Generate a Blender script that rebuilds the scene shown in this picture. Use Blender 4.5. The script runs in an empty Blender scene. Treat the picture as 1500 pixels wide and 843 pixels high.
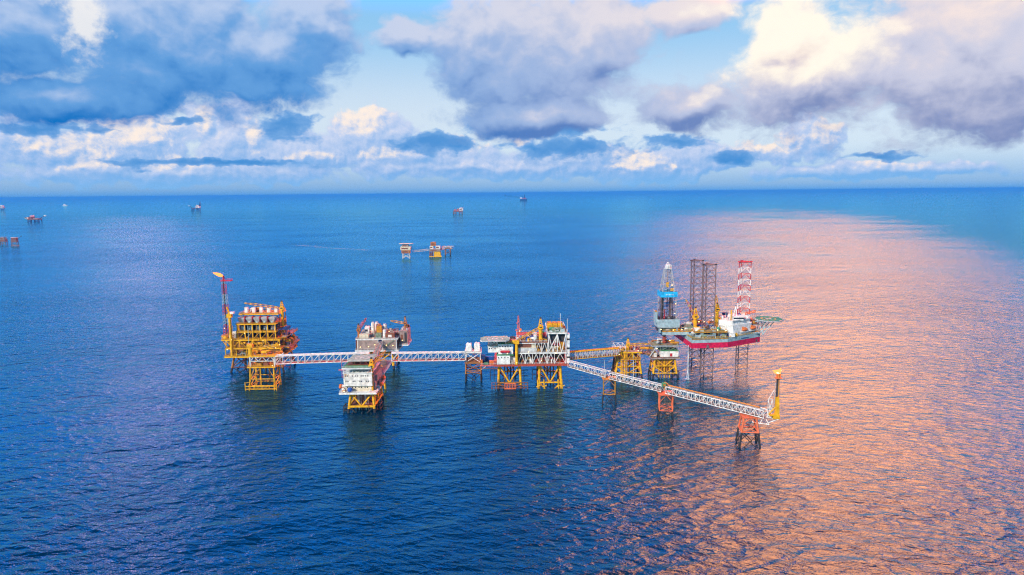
import bpy, bmesh, math, random
from mathutils import Vector, Matrix, Euler
random.seed(11)
R = math.radians
S = bpy.context.scene
COL = S.collection

# ------------------------------------------------------------------ camera
CAM_H = 150.0
FOCAL = 1000.0 / 1500.0            # focal length over picture width (24 mm on a 36 mm sensor)
PITCH, ROLL = R(7.9), R(-0.57)
cam_data = bpy.data.cameras.new('camera'); cam = bpy.data.objects.new('camera', cam_data); COL.objects.link(cam)
cam_data.sensor_width = 36.0; cam_data.lens = 24.0; cam_data.clip_start = 1.0; cam_data.clip_end = 400000.0
_f = Vector((0, math.cos(PITCH), -math.sin(PITCH))); _r0 = Vector((1, 0, 0)); _u0 = _r0.cross(_f)
_r = math.cos(ROLL)*_r0 + math.sin(ROLL)*_u0; _u = -math.sin(ROLL)*_r0 + math.cos(ROLL)*_u0
cam.matrix_world = Matrix(((_r.x, _u.x, -_f.x, 0), (_r.y, _u.y, -_f.y, 0), (_r.z, _u.z, -_f.z, CAM_H), (0, 0, 0, 1)))
S.camera = cam

# ------------------------------------------------------------------ node helper
class X:
    """a socket with arithmetic"""
    def __init__(s, nt, v): s.nt, s.v = nt, v
    def op(s, o, *a, clamp=False):
        n = s.nt.nodes.new('ShaderNodeMath'); n.operation = o; n.use_clamp = clamp
        for i, q in enumerate((s,)+a):
            if isinstance(q, X): s.nt.links.new(q.v, n.inputs[i])
            else: n.inputs[i].default_value = q
        return X(s.nt, n.outputs[0])
    def __add__(s, o): return s.op('ADD', o)
    def __radd__(s, o): return s.op('ADD', o)
    def __sub__(s, o): return s.op('SUBTRACT', o)
    def __rsub__(s, o): return K(s.nt, o).op('SUBTRACT', s)
    def __mul__(s, o): return s.op('MULTIPLY', o)
    def __rmul__(s, o): return s.op('MULTIPLY', o)
    def __truediv__(s, o): return s.op('DIVIDE', o)
    def max(s, o): return s.op('MAXIMUM', o)
    def min(s, o): return s.op('MINIMUM', o)
    def smax(s, o, k): return s.op('SMOOTH_MAX', o, k)
    def pow(s, o): return s.op('POWER', o)
    def abs(s): return s.op('ABSOLUTE')
    def ss(s, a, b):
        n = s.nt.nodes.new('ShaderNodeMapRange'); n.interpolation_type = 'SMOOTHSTEP'
        s.nt.links.new(s.v, n.inputs[0]); n.inputs[1].default_value = a; n.inputs[2].default_value = b
        return X(s.nt, n.outputs[0])
    def lin(s, a, b, c=0.0, d=1.0):
        n = s.nt.nodes.new('ShaderNodeMapRange'); n.clamp = True
        s.nt.links.new(s.v, n.inputs[0])
        for i, q in enumerate((a, b, c, d)): n.inputs[i+1].default_value = q
        return X(s.nt, n.outputs[0])
def K(nt, v):
    n = nt.nodes.new('ShaderNodeValue'); n.outputs[0].default_value = v; return X(nt, n.outputs[0])
def VEC(nt, x, y, z=0.0):
    n = nt.nodes.new('ShaderNodeCombineXYZ')
    for i, q in enumerate((x, y, z)):
        if isinstance(q, X): nt.links.new(q.v, n.inputs[i])
        else: n.inputs[i].default_value = q
    return X(nt, n.outputs[0])
def MIX(nt, f, a, b, mode='MIX'):
    n = nt.nodes.new('ShaderNodeMix'); n.data_type = 'RGBA'; n.blend_type = mode; n.clamp_factor = True
    for i, q in ((0, f), (6, a), (7, b)):
        if isinstance(q, X): nt.links.new(q.v, n.inputs[i])
        elif isinstance(q, (int, float)): n.inputs[i].default_value = q
        else: n.inputs[i].default_value = tuple(q)+(1,)
    return X(nt, n.outputs[2])
def NOISE(nt, vec, scale, detail=2.0, rough=0.5, dist=0.0, lac=2.0, kind='FBM', dim='3D'):
    n = nt.nodes.new('ShaderNodeTexNoise'); n.noise_type = kind; n.normalize = True; n.noise_dimensions = dim
    nt.links.new(vec.v, n.inputs['Vector'])
    n.inputs['Scale'].default_value = scale; n.inputs['Detail'].default_value = detail
    n.inputs['Roughness'].default_value = rough; n.inputs['Distortion'].default_value = dist; n.inputs['Lacunarity'].default_value = lac
    return X(nt, n.outputs[0])
def VORO(nt, vec, scale, detail=3.0, rough=0.5, smooth=0.6):
    n = nt.nodes.new('ShaderNodeTexVoronoi'); n.feature = 'SMOOTH_F1'; n.normalize = True; n.voronoi_dimensions = '2D'
    nt.links.new(vec.v, n.inputs['Vector'])
    n.inputs['Scale'].default_value = scale; n.inputs['Detail'].default_value = detail
    n.inputs['Roughness'].default_value = rough; n.inputs['Smoothness'].default_value = smooth
    return X(nt, n.outputs['Distance'])
def srgb(r, g, b, k=1.0):
    f = lambda c: k*((c/255/12.92) if c <= 10 else ((c/255+0.055)/1.055)**2.4)
    return (f(r), f(g), f(b))

# ------------------------------------------------------------------ sky
SUN_EL, SUN_AZ = 31.0, 219.0          # the sun is behind the camera, a little to its left (azimuth clockwise from +Y)
world = bpy.data.worlds.new('World'); S.world = world; world.use_nodes = True
nt = world.node_tree; nt.nodes.clear()
world.cycles.sampling_method = 'NONE'
tc = nt.nodes.new('ShaderNodeTexCoord'); sep = nt.nodes.new('ShaderNodeSeparateXYZ')
nt.links.new(tc.outputs['Generated'], sep.inputs[0])
dx, dy, dz = (X(nt, o) for o in sep.outputs)
AZ = dx.op('ARCTAN2', dy)*57.29578
EL = dz.op('ARCSINE')*57.29578

def blobs(nt, a, e, lst, k=0.25):
    """soft union of ellipses (azimuth, elevation, half width, half height in degrees): 1 in the middle, 0 at the rim"""
    out = None
    for (a0, e0, ra, re) in lst:
        u = (a-a0)*(1/ra); v = (e-e0)*(1/re)
        b = 1.0-(u*u+v*v).op('SQRT')
        out = b if out is None else out.smax(b, k)
    return out
def WORLEY(nt, vec, scale, detail, rough):
    n = nt.nodes.new('ShaderNodeTexVoronoi'); n.feature = 'F1'; n.normalize = True; n.voronoi_dimensions = '2D'
    nt.links.new(vec.v, n.inputs['Vector'])
    n.inputs['Scale'].default_value = scale; n.inputs['Detail'].default_value = detail
    n.inputs['Roughness'].default_value = rough; n.inputs['Lacunarity'].default_value = 2.2
    return X(nt, n.outputs['Distance'])
def ae(x, y, rx, ry):
    """direction (azimuth, elevation, half width, half height in degrees) of a spot of sky given on the photograph"""
    d = _f + _r*((x-750)/1000) + _u*((421.5-y)/1000); d.normalize()
    return (math.degrees(math.atan2(d.x, d.y)), math.degrees(math.asin(d.z)), rx*0.0533, ry*0.0533)
def cloud_group(name, lst, k, squash, seed, fbm, puff, warp):
    """density of a cloud layer over azimuth A and elevation E: ellipses + smooth noise + round puffs.
    fbm = (degrees, amplitude, detail), puff = (degrees, amplitude, detail), warp = (degrees, amount)"""
    g = bpy.data.node_groups.new(name, 'ShaderNodeTree')
    for q in ('A', 'E'): g.interface.new_socket(q, in_out='INPUT', socket_type='NodeSocketFloat')
    g.interface.new_socket('D', in_out='OUTPUT', socket_type='NodeSocketFloat')
    gi = g.nodes.new('NodeGroupInput'); go = g.nodes.new('NodeGroupOutput')
    a, e = X(g, gi.outputs[0]), X(g, gi.outputs[1])
    q0 = VEC(g, a, e*squash, seed)
    nw = g.nodes.new('ShaderNodeTexNoise'); nw.normalize = True; g.links.new(q0.v, nw.inputs['Vector'])
    nw.inputs['Scale'].default_value = 1/warp[0]; nw.inputs['Detail'].default_value = 3.0; nw.inputs['Roughness'].default_value = 0.55
    sc = g.nodes.new('ShaderNodeSeparateColor'); g.links.new(nw.outputs['Color'], sc.inputs[0])
    wa, we = X(g, sc.outputs[0])-0.5, X(g, sc.outputs[1])-0.5
    a2, e2 = a+wa*(2*warp[1]), e+we*(1.5*warp[1])
    d = blobs(g, a2, e2, lst, k)
    q = VEC(g, a2, e2*squash, seed+2.0)
    if fbm[1]: d = d+(NOISE(g, q, 1/fbm[0], fbm[2], 0.55)-0.5)*(2*fbm[1])
    if puff[1]:
        w = WORLEY(g, VEC(g, a+wa*(1.1*warp[1]), (e+we*(0.9*warp[1]))*squash, 0), 1/puff[0], puff[2], 0.55)
        d = d+(0.36-w)*puff[1]
    g.links.new(d.v, go.inputs[0])
    return g
def cloud(g, a, e):
    n = nt.nodes.new('ShaderNodeGroup'); n.node_tree = g
    nt.links.new(a.v, n.inputs[0]); nt.links.new(e.v, n.inputs[1])
    return X(nt, n.outputs[0])

# clear sky: Nishita, lifted by the pale haze towards the horizon
sky = nt.nodes.new('ShaderNodeTexSky'); sky.sky_type = 'NISHITA'; sky.sun_disc = False
sky.sun_elevation = R(SUN_EL); sky.sun_rotation = R(SUN_AZ); sky.air_density = 1.0; sky.dust_density = 0.3; sky.ozone_density = 3.0
SKYS = 0.06
base = MIX(nt, 1.0, X(nt, sky.outputs[0]), (SKYS*1.0, SKYS*1.15, SKYS*1.35), 'MULTIPLY')
PALE, CYAN, LOW, DEEP = srgb(222, 238, 252), srgb(150, 208, 250), srgb(92, 168, 234), srgb(0, 132, 246, 5.4)
clear = MIX(nt, EL.ss(-0.8, 4.0), LOW, PALE)
clear = MIX(nt, EL.ss(5.5, 14.0), clear, CYAN)
front = AZ.abs().ss(95.0, 50.0)                       # deep azure over the sea ahead, a paler sky behind the camera
clear = MIX(nt, EL.ss(13.5, 19.5), clear, MIX(nt, front, srgb(136, 166, 212), DEEP))
clear = MIX(nt, EL.ss(19.5, 36.0), clear, MIX(nt, front, srgb(110, 144, 200), srgb(0, 44, 112)))
clear = MIX(nt, EL.lin(0.0, 25.0, 0.8, 0.93), base, clear)

BIGL = [ae(*q) for q in (
    (200,40,260,120),(405,75,140,85),(0,40,180,120),(90,140,160,40),(460,30,70,75),
    (592,52,46,34),
    (765,70,160,120),(870,60,100,105),(700,70,70,85),(790,170,150,34),
    (1200,120,210,85),(1400,110,280,110),(1150,60,80,75),(1470,40,240,150),(1010,12,80,40),(1010,155,120,44))]
LOWL = [ae(*q) for q in (
    (190,210,90,56),(60,220,80,34),(340,205,70,56),(540,200,66,50),(620,228,110,28),(450,228,120,32),
    (850,236,130,28),(250,252,300,22),(1060,228,130,22),(980,244,18,16),(1190,200,50,34),(700,245,260,20),(940,246,110,26),
    (300,180,24,30),(1300,250,180,14),(0,205,60,40),(770,210,20,14))]
HIL = [ae(*q) for q in ((200,185,60,45),(120,225,60,25),(35,212,24,16),(300,180,16,22),(372,200,16,30),(530,175,40,26),(555,225,40,14),(920,240,50,22),(980,245,14,12),(765,208,14,10),(1210,195,24,24),(1130,212,60,14),(690,205,30,18),(460,235,50,12),(240,235,60,12))]
DRKL = [ae(*q) for q in (
    (420,186,56,28),(1075,230,36,14),(830,218,100,24),(640,210,80,20),(140,187,24,11),(60,187,80,11),(1290,230,46,8),
    (790,188,130,20),(200,142,70,26),(990,208,50,14),(330,240,170,8),(270,176,36,8),(60,150,90,24))]
BIG = cloud_group('big_clouds', BIGL, 0.15, 1.35, 1.7, (6.0, 0.62, 7.0), (3.4, 0.80, 5.0), (4.0, 2.0))
BIGS = cloud_group('big_clouds_soft', BIGL, 0.15, 1.35, 1.7, (6.0, 0.62, 3.0), (3.4, 0.80, 2.5), (4.0, 2.0))
LOWC = cloud_group('low_clouds', LOWL, 0.2, 1.1, 9.1, (3.2, 0.55, 5.0), (2.1, 1.35, 4.0), (2.4, 1.1))
DRK = cloud_group('dark_clouds', DRKL, 0.2, 1.7, 4.4, (3.0, 0.70, 6.0), (1.3, 0.7, 2.5), (2.0, 1.2))

dB = cloud(BIG, AZ, EL); dB0 = cloud(BIGS, AZ, EL); dBu = cloud(BIGS, AZ-0.25, EL+1.2)
dL = cloud(LOWC, AZ, EL); dLu = cloud(LOWC, AZ-0.22, EL+0.30)
dD = cloud(DRK, AZ, EL)
right = AZ.lin(-16.0, 24.0)

# low far cumulus: cream where the low sun strikes, lavender and blue in their own shade
rel = (dL-dLu)*0.75
spot = blobs(nt, AZ, EL, HIL, 0.2).ss(-0.6, 0.6)
lc = MIX(nt, (rel+0.45+(EL-3.0)*0.06).ss(0.0, 0.9), srgb(126, 178, 234), srgb(206, 218, 244))
lc = MIX(nt, (rel*1.1+spot*0.42+(EL-3.5)*0.03).ss(0.22, 0.75), lc, srgb(255, 240, 228))
lc = MIX(nt, EL.ss(0.0, 2.0), srgb(124, 186, 240), lc)
c = MIX(nt, dL.ss(0.0, 0.32), clear, lc)
# dark flat-bottomed clouds in front of them
dc = MIX(nt, (dD*0.8+0.05).ss(0.0, 0.8), srgb(128, 178, 232), srgb(62, 142, 214))
c = MIX(nt, dD.ss(0.0, 0.42)*0.92, c, dc)
# the big deck overhead: soft bodies, blue-dark flat bases
sh = (dB0-dBu)*0.85+(dB-dB0)*0.6+0.30+(EL-8.4)*0.085
bl_dark = MIX(nt, right, srgb(18, 116, 198), srgb(126, 144, 192))
bl_mid = MIX(nt, right, srgb(100, 160, 222), srgb(206, 208, 228))
bl_hi = MIX(nt, right, srgb(186, 206, 238), srgb(250, 232, 226))
bc = MIX(nt, sh.ss(-0.40, 0.40), bl_dark, bl_mid)
bc = MIX(nt, sh.ss(0.30, 1.10), bc, bl_hi)
warm = (blobs(nt, AZ, EL, [ae(1165,62,145,80), ae(1110,55,55,70)], 0.3)*0.75+(dB-dB0)*0.8+(dB0-dBu)*0.55).ss(0.02, 0.55)
bc = MIX(nt, warm*0.95, bc, MIX(nt, sh.ss(-0.2, 0.7), srgb(236, 212, 208), srgb(255, 246, 230, 1.08)))
c = MIX(nt, dB.ss(0.02, 0.46), c, bc)
# sunlit hole in the left deck
hole = (blobs(nt, AZ, EL, [ae(122,22,40,60)], 0.2)+(NOISE(nt, VEC(nt, AZ*0.5, EL*0.5, 3.3), 1.2, 5, 0.6)-0.5)*2.6).ss(0.0, 0.9)
c = MIX(nt, hole*0.85, c, srgb(246, 244, 242))
# above the frame: the sunlit flank of the high cloud that the sea mirrors, and paler veils on the left
gl = blobs(nt, AZ, EL, [(24.5, 24.5, 15.0, 14.0), (33.0, 38.0, 20.0, 20.0)], 0.3)+(NOISE(nt, VEC(nt, AZ*0.08, EL*0.08, 1.7), 1.6, 4, 0.55)-0.5)*0.6
c = MIX(nt, gl.ss(0.0, 0.55)*EL.ss(13.6, 16.5), c, (27.0, 4.1, 1.4))
vl = blobs(nt, AZ, EL, [(-29.2, 18.5, 3.0, 5.0)], 0.3)+(NOISE(nt, VEC(nt, AZ*0.08, EL*0.08, 5.7), 1.6, 4, 0.55)-0.5)*0.6
c = MIX(nt, vl.ss(0.0, 0.7)*EL.ss(13.2, 15.0), c, (20.0, 5.0, 6.2))
c = MIX(nt, EL.ss(0.6, 0.0)*0.5, c, LOW)
bg = nt.nodes.new('ShaderNodeBackground'); bg.inputs[1].default_value = 1.0
nt.links.new(c.v, bg.inputs[0])
wo = nt.nodes.new('ShaderNodeOutputWorld'); nt.links.new(bg.outputs[0], wo.inputs[0])

# ------------------------------------------------------------------ sun and exposure
sl = bpy.data.lights.new('sun', 'SUN'); sl.energy = 5.0; sl.angle = R(2.0); sl.color = (1.0, 0.90, 0.78)
sun = bpy.data.objects.new('sun', sl); COL.objects.link(sun)
_sd = Vector((math.sin(R(SUN_AZ))*math.cos(R(SUN_EL)), math.cos(R(SUN_AZ))*math.cos(R(SUN_EL)), math.sin(R(SUN_EL))))
sun.rotation_euler = _sd.to_track_quat('Z', 'Y').to_euler()
S.view_settings.view_transform = 'Standard'; S.view_settings.look = 'None'; S.view_settings.exposure = 0.0; S.view_settings.gamma = 1.0
S.view_settings.use_curve_mapping = False
S.cycles.use_denoising = True; S.cycles.denoising_prefilter = 'FAST'; S.cycles.filter_width = 1.15; S.cycles.max_bounces = 6; S.cycles.volume_bounces = 0
S.cycles.sample_clamp_indirect = 80.0

# ------------------------------------------------------------------ sea
def material(name):
    m = bpy.data.materials.new(name); m.use_nodes = True; m.node_tree.nodes.clear()
    nt = m.node_tree; p = nt.nodes.new('ShaderNodeBsdfPrincipled'); o = nt.nodes.new('ShaderNodeOutputMaterial')
    nt.links.new(p.outputs[0], o.inputs[0]); return m, nt, p
m_sea = bpy.data.materials.new('sea_water'); m_sea.use_nodes = True; t = m_sea.node_tree; t.nodes.clear()
g = t.nodes.new('ShaderNodeNewGeometry'); sp = t.nodes.new('ShaderNodeSeparateXYZ'); t.links.new(g.outputs['Position'], sp.inputs[0])
px, py = X(t, sp.outputs[0]), X(t, sp.outputs[1])
ang = R(17)                                    # the crests run a little off the picture's width
ux = px*math.cos(ang)+py*math.sin(ang); uy = py*math.cos(ang)-px*math.sin(ang)
ang2 = R(-14)
vx = px*math.cos(ang2)+py*math.sin(ang2); vy = py*math.cos(ang2)-px*math.sin(ang2)
gust = NOISE(t, VEC(t, px*0.6, py, 0), 1/260, 3, 0.55)
def crest(x): return (1.0-(x-0.5).abs()*2.6).max(0.0).pow(1.7)          # sharp crests, wide flat troughs
h = (NOISE(t, VEC(t, ux*0.45, uy, 0), 1/34, 2, 0.5)-0.5)*2.2
h = h+crest(NOISE(t, VEC(t, ux*0.42, uy, 3), 1/17, 2, 0.5, 0.2))*gust.lin(0.32, 0.68, 0.2, 1.0)
h = h+crest(NOISE(t, VEC(t, vx*0.5, vy, 6), 1/8.5, 2, 0.55, 0.2))*gust.lin(0.32, 0.68, 0.2, 0.6)
h = h+(NOISE(t, VEC(t, vx*0.5, vy, 9), 1/4.0, 4, 0.62, 0.3)-0.5)*gust.lin(0.32, 0.68, 0.5, 1.3)
calm = NOISE(t, VEC(t, px*0.25, py, 4), 1/1500, 2, 0.5)
lee = (px/py.max(50.0)-0.36).max(0.0)          # the wind drops farther out, and sooner towards the right
farw = (py*(1.0+lee*lee*17.0)+(calm-0.5)*1800.0).ss(7800.0, 1200.0)
h = h*farw.lin(0.0, 1.0, 0.22, 1.0)
bp = t.nodes.new('ShaderNodeBump'); bp.inputs['Strength'].default_value = 1.0; bp.inputs['Distance'].default_value = 1.2; bp.inputs['Filter Width'].default_value = 0.06
t.links.new(h.v, bp.inputs['Height'])
body = t.nodes.new('ShaderNodeBsdfDiffuse'); body.inputs[0].default_value = (0.0, 0.018, 0.052, 1)
glos = t.nodes.new('ShaderNodeBsdfGlossy'); glos.inputs[0].default_value = (0.35, 0.90, 1.0, 1); glos.inputs['Roughness'].default_value = 0.12
t.links.new(farw.lin(0.0, 1.0, 0.05, 0.13).v, glos.inputs['Roughness'])
# foam lines drawn out by the current on the far water
fn = NOISE(t, VEC(t, px, py, 2), 1/45, 5, 0.7); wob = NOISE(t, VEC(t, px, py, 5), 1/220, 3, 0.5)-0.5
foam = None
for (ax, ay), (bx_, by_), hw, st in (((-1560, 2190), (-1397, 2760), 26, 0.8), ((-1397, 2755), (-1180, 2640), 22, 0.5), ((-690, 2100), (-344, 1795), 42, 1.0), ((-370, 1470), (-250, 1592), 40, 0.8), ((-250, 1600), (-150, 1640), 14, 0.8), ((-120, 1690), (60, 1800), 30, 0.4), ((-800, 1500), (-380, 1450), 40, 0.35)):
    L_ = math.hypot(bx_-ax, by_-ay); cu, cv = (bx_-ax)/L_, (by_-ay)/L_
    al = (px-ax)*cu+(py-ay)*cv; ac = (py-ay)*cu-(px-ax)*cv+wob*90.0
    q = (1.0-(ac.abs()*(1/hw))).max(0.0)*al.ss(0, 90)*(L_-al).ss(0, 90)*st
    foam = q if foam is None else foam.max(q)
foam = (foam*0.75+fn*1.3-1.0).ss(0.0, 0.5)*foam.ss(0.0, 0.4)*0.6
t.links.new(MIX(t, foam*0.75, (0.0, 0.018, 0.052), (0.30, 0.42, 0.50)).v, body.inputs[0])
fres = t.nodes.new('ShaderNodeFresnel'); fres.inputs['IOR'].default_value = 1.55
mixs = t.nodes.new('ShaderNodeMixShader'); mo = t.nodes.new('ShaderNodeOutputMaterial')
for q in (body, glos, fres): t.links.new(bp.outputs[0], q.inputs['Normal'])
t.links.new((X(t, fres.outputs[0])*(1.0-foam*0.5)).v, mixs.inputs[0]); t.links.new(body.outputs[0], mixs.inputs[1]); t.links.new(glos.outputs[0], mixs.inputs[2])
t.links.new(mixs.outputs[0], mo.inputs[0])
me = bpy.data.meshes.new('sea'); L = 120000.0
me.from_pydata([(-L,-L,0),(L,-L,0),(L,L,0),(-L,L,0)], [], [(0,1,2,3)]); me.materials.append(m_sea)
sea = bpy.data.objects.new('sea', me); COL.objects.link(sea); sea['kind'] = 'structure'

# ------------------------------------------------------------------ haze
m_hz = bpy.data.materials.new('haze_air'); m_hz.use_nodes = True; t = m_hz.node_tree; t.nodes.clear()
pv = t.nodes.new('ShaderNodeVolumePrincipled'); mo = t.nodes.new('ShaderNodeOutputMaterial')
pv.inputs['Color'].default_value = (0.05, 0.41, 1.0, 1); pv.inputs['Density'].default_value = 0.42e-4; pv.inputs['Anisotropy'].default_value = 0.0
t.links.new(pv.outputs[0], mo.inputs['Volume'])
bm = bmesh.new(); bmesh.ops.create_cube(bm, size=1.0)
bmesh.ops.scale(bm, vec=(260000, 260000, 176), verts=bm.verts); bmesh.ops.translate(bm, vec=(0, 0, 87), verts=bm.verts)
me = bpy.data.meshes.new('haze'); bm.to_mesh(me); bm.free(); me.materials.append(m_hz)
haze = bpy.data.objects.new('haze', me); COL.objects.link(haze); haze['kind'] = 'stuff'

# ================================================================== building blocks
_mats = {}
def paint(name, col, rough=0.65, wear=0.25, rust=(0.20, 0.075, 0.03), scale=0.35, metal=0.0):
    """painted steel: slow tone changes, plus rust stains that run down"""
    m, t, p = material(name)
    tcn = t.nodes.new('ShaderNodeTexCoord'); s3 = t.nodes.new('ShaderNodeSeparateXYZ'); t.links.new(tcn.outputs['Object'], s3.inputs[0])
    x, y, z = (X(t, o) for o in s3.outputs)
    tone = NOISE(t, VEC(t, x, y, z), 0.45, 4, 0.65).lin(0.32, 0.68, 0.58, 1.12)
    cc = MIX(t, 1.0, col, VEC(t, tone, tone, tone), 'MULTIPLY')
    st = NOISE(t, VEC(t, x, y, z*0.25), scale, 4, 0.65).ss(0.74-wear*0.5, 0.86-wear*0.3)
    t.links.new(MIX(t, st*min(1.0, 0.45+wear*1.5), cc, rust).v, p.inputs['Base Color'])
    p.inputs['Roughness'].default_value = rough; p.inputs['Specular IOR Level'].default_value = 0.25; p.inputs['Metallic'].default_value = metal
    _mats[name] = m; return m
def glow_mat(name, col, k):
    m = bpy.data.materials.new(name); m.use_nodes = True; t = m.node_tree; t.nodes.clear()
    e = t.nodes.new('ShaderNodeEmission'); o = t.nodes.new('ShaderNodeOutputMaterial')
    e.inputs[0].default_value = tuple(col)+(1,); e.inputs[1].default_value = k; t.links.new(e.outputs[0], o.inputs[0]); _mats[name] = m
paint('yellow', (0.82, 0.42, 0.010), wear=0.34); paint('yellow_old', (0.58, 0.26, 0.02), wear=0.52)
paint('orange_brown', (0.42, 0.17, 0.05), wear=0.5); paint('white', (0.80, 0.79, 0.76), wear=0.10); paint('white_stained', (0.80, 0.76, 0.70), wear=0.36, rust=(0.45, 0.20, 0.07))
paint('rust', (0.24, 0.09, 0.055), wear=0.4); paint('cladding', (0.36, 0.27, 0.24), wear=0.3); paint('grey', (0.42, 0.43, 0.44), wear=0.2)
paint('pale_grey', (0.62, 0.63, 0.63), wear=0.2); paint('dark', (0.045, 0.045, 0.05), wear=0.15); paint('growth', (0.035, 0.032, 0.035), wear=0.3)
paint('deck_red', (0.42, 0.07, 0.04), wear=0.3); paint('deck_green', (0.10, 0.34, 0.16), wear=0.15); paint('helideck_green', (0.28, 0.44, 0.38), wear=0.12)
paint('teal_green', (0.07, 0.30, 0.22), wear=0.08); paint('blue', (0.02, 0.10, 0.42), wear=0.1); paint('navy', (0.015, 0.05, 0.18), wear=0.1)
paint('tower_red', (0.78, 0.17, 0.07), wear=0.15); paint('signal_red', (0.55, 0.03, 0.045), wear=0.08); paint('hull_red', (0.66, 0.012, 0.075), wear=0.08)
paint('rig_grey', (0.34, 0.46, 0.50), wear=0.12); paint('rig_green', (0.22, 0.28, 0.20), wear=0.3); paint('leg_grey', (0.18, 0.125, 0.13), wear=0.3)
paint('orange', (0.82, 0.20, 0.05), wear=0.05); paint('sky_blue', (0.02, 0.42, 0.80), wear=0.05); paint('cream', (0.70, 0.62, 0.46), wear=0.15)
paint('pipe_orange', (0.62, 0.24, 0.05), wear=0.3); paint('green', (0.05, 0.26, 0.14), wear=0.1); paint('pink_red', (0.62, 0.14, 0.14), wear=0.1); paint('cyan_grey', (0.40, 0.55, 0.58), wear=0.1)
paint('glass', (0.03, 0.04, 0.06), rough=0.15, wear=0.0); paint('concrete', (0.45, 0.43, 0.40), wear=0.1)
for _k in ('helideck_green', 'teal_green', 'deck_green', 'rig_green'):
    _p = [n for n in _mats[_k].node_tree.nodes if n.type == 'BSDF_PRINCIPLED'][0]; _p.inputs['Specular IOR Level'].default_value = 0.0; _p.inputs['Roughness'].default_value = 0.95
glow_mat('flame_core', (1.0, 0.58, 0.24), 6.0); glow_mat('flame_edge', (1.0, 0.32, 0.08), 2.2); glow_mat('lamp', (1.0, 0.66, 0.30), 5.0)

class MB:
    def __init__(s): s.v, s.f, s.m = [], [], []
    def face(s, idx, mat): s.f.append(idx); s.m.append(mat)
    def box(s, x0, x1, y0, y1, z0, z1, mat):
        b = len(s.v); s.v += [(x, y, z) for z in (z0, z1) for (x, y) in ((x0,y0),(x1,y0),(x1,y1),(x0,y1))]
        for q in ((3,2,1,0),(4,5,6,7),(0,1,5,4),(1,2,6,5),(2,3,7,6),(3,0,4,7)): s.face([b+i for i in q], mat)
        return s
    def tube(s, p, q, r, mat, n=6, r2=None, caps=True):
        p, q = Vector(p), Vector(q); d = (q-p)
        if d.length < 1e-6: return s
        d.normalize(); a = d.orthogonal().normalized() if abs(d.z) < 0.95 else Vector((1, 0, 0)); a = (a-d*a.dot(d)).normalized(); c = d.cross(a)
        r2 = r if r2 is None else r2; b = len(s.v)
        for (o, rr) in ((p, r), (q, r2)):
            for i in range(n):
                t = 2*math.pi*(i+0.5)/n; s.v.append(tuple(o+a*(rr*math.cos(t))+c*(rr*math.sin(t))))
        for i in range(n):
            j = (i+1) % n; s.face([b+i, b+j, b+n+j, b+n+i], mat)
        if caps: s.face([b+n-1-i for i in range(n)], mat); s.face([b+n+i for i in range(n)], mat)
        return s
    def lathe(s, p, q, prof, mat, n=10):
        """prof: (fraction along p-q, radius)"""
        p, q = Vector(p), Vector(q); d = q-p; u = d.normalized(); a = u.orthogonal().normalized(); c = u.cross(a); b = len(s.v)
        for (t, rr) in prof:
            for i in range(n):
                an = 2*math.pi*i/n; s.v.append(tuple(p+d*t+a*(rr*math.cos(an))+c*(rr*math.sin(an))))
        for k in range(len(prof)-1):
            for i in range(n):
                j = (i+1) % n; s.face([b+k*n+i, b+k*n+j, b+(k+1)*n+j, b+(k+1)*n+i], mat)
        s.face([b+n-1-i for i in range(n)], mat); e = b+(len(prof)-1)*n; s.face([e+i for i in range(n)], mat)
        return s
    def vessel(s, p, q, r, mat, n=10):
        L_ = (Vector(q)-Vector(p)).length; k = min(0.3, 0.6*r/L_)
        return s.lathe(p, q, ((0, 0.15*r), (k*0.25, 0.66*r), (k, r), (1-k, r), (1-k*0.25, 0.66*r), (1, 0.15*r)), mat, n)
    def prism(s, pts, z0, z1, mat, side=None):
        b = len(s.v); n = len(pts)
        s.v += [(x, y, z0) for x, y in pts]+[(x, y, z1) for x, y in pts]
        s.face([b+n-1-i for i in range(n)], mat); s.face([b+n+i for i in range(n)], mat)
        for i in range(n): j = (i+1) % n; s.face([b+i, b+j, b+n+j, b+n+i], side or mat)
        return s
    def frustum(s, lo, hi, z0, z1, mat):
        """lo, hi: (x0,x1,y0,y1)"""
        b = len(s.v)
        for (x0, x1, y0, y1), z in ((lo, z0), (hi, z1)): s.v += [(x0,y0,z),(x1,y0,z),(x1,y1,z),(x0,y1,z)]
        for q in ((3,2,1,0),(4,5,6,7),(0,1,5,4),(1,2,6,5),(2,3,7,6),(3,0,4,7)): s.face([b+i for i in q], mat)
        return s
    def rail(s, pts, mat, h=1.2, step=2.5, r=0.07):
        """handrail along a path of 3-D points"""
        for a, c in zip(pts[:-1], pts[1:]):
            a, c = Vector(a), Vector(c); n = max(1, int((c-a).length/step)); up = Vector((0, 0, h))
            s.tube(a+up, c+up, r, mat, 4); s.tube(a+up*0.55, c+up*0.55, r*0.8, mat, 4)
            for i in range(n+1): p = a.lerp(c, i/n); s.tube(p, p+up, r, mat, 4)
        return s
    def build(s, name, root, sub=None):
        """one mesh object; root is a Thing (its origin is taken off), sub an optional parent part"""
        me = bpy.data.meshes.new(name); o = root.o if root else Vector((0,0,0))
        me.from_pydata([(x-o.x, y-o.y, z-o.z) for x, y, z in s.v], [], s.f)
        names = []
        for m in s.m:
            if m not in names: names.append(m)
        for m in names: me.materials.append(_mats[m])
        ix = {m: i for i, m in enumerate(names)}
        me.polygons.foreach_set('material_index', [ix[m] for m in s.m])
        ob = bpy.data.objects.new(name, me); COL.objects.link(ob)
        if root: ob.parent = sub or root.e
        return ob

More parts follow.
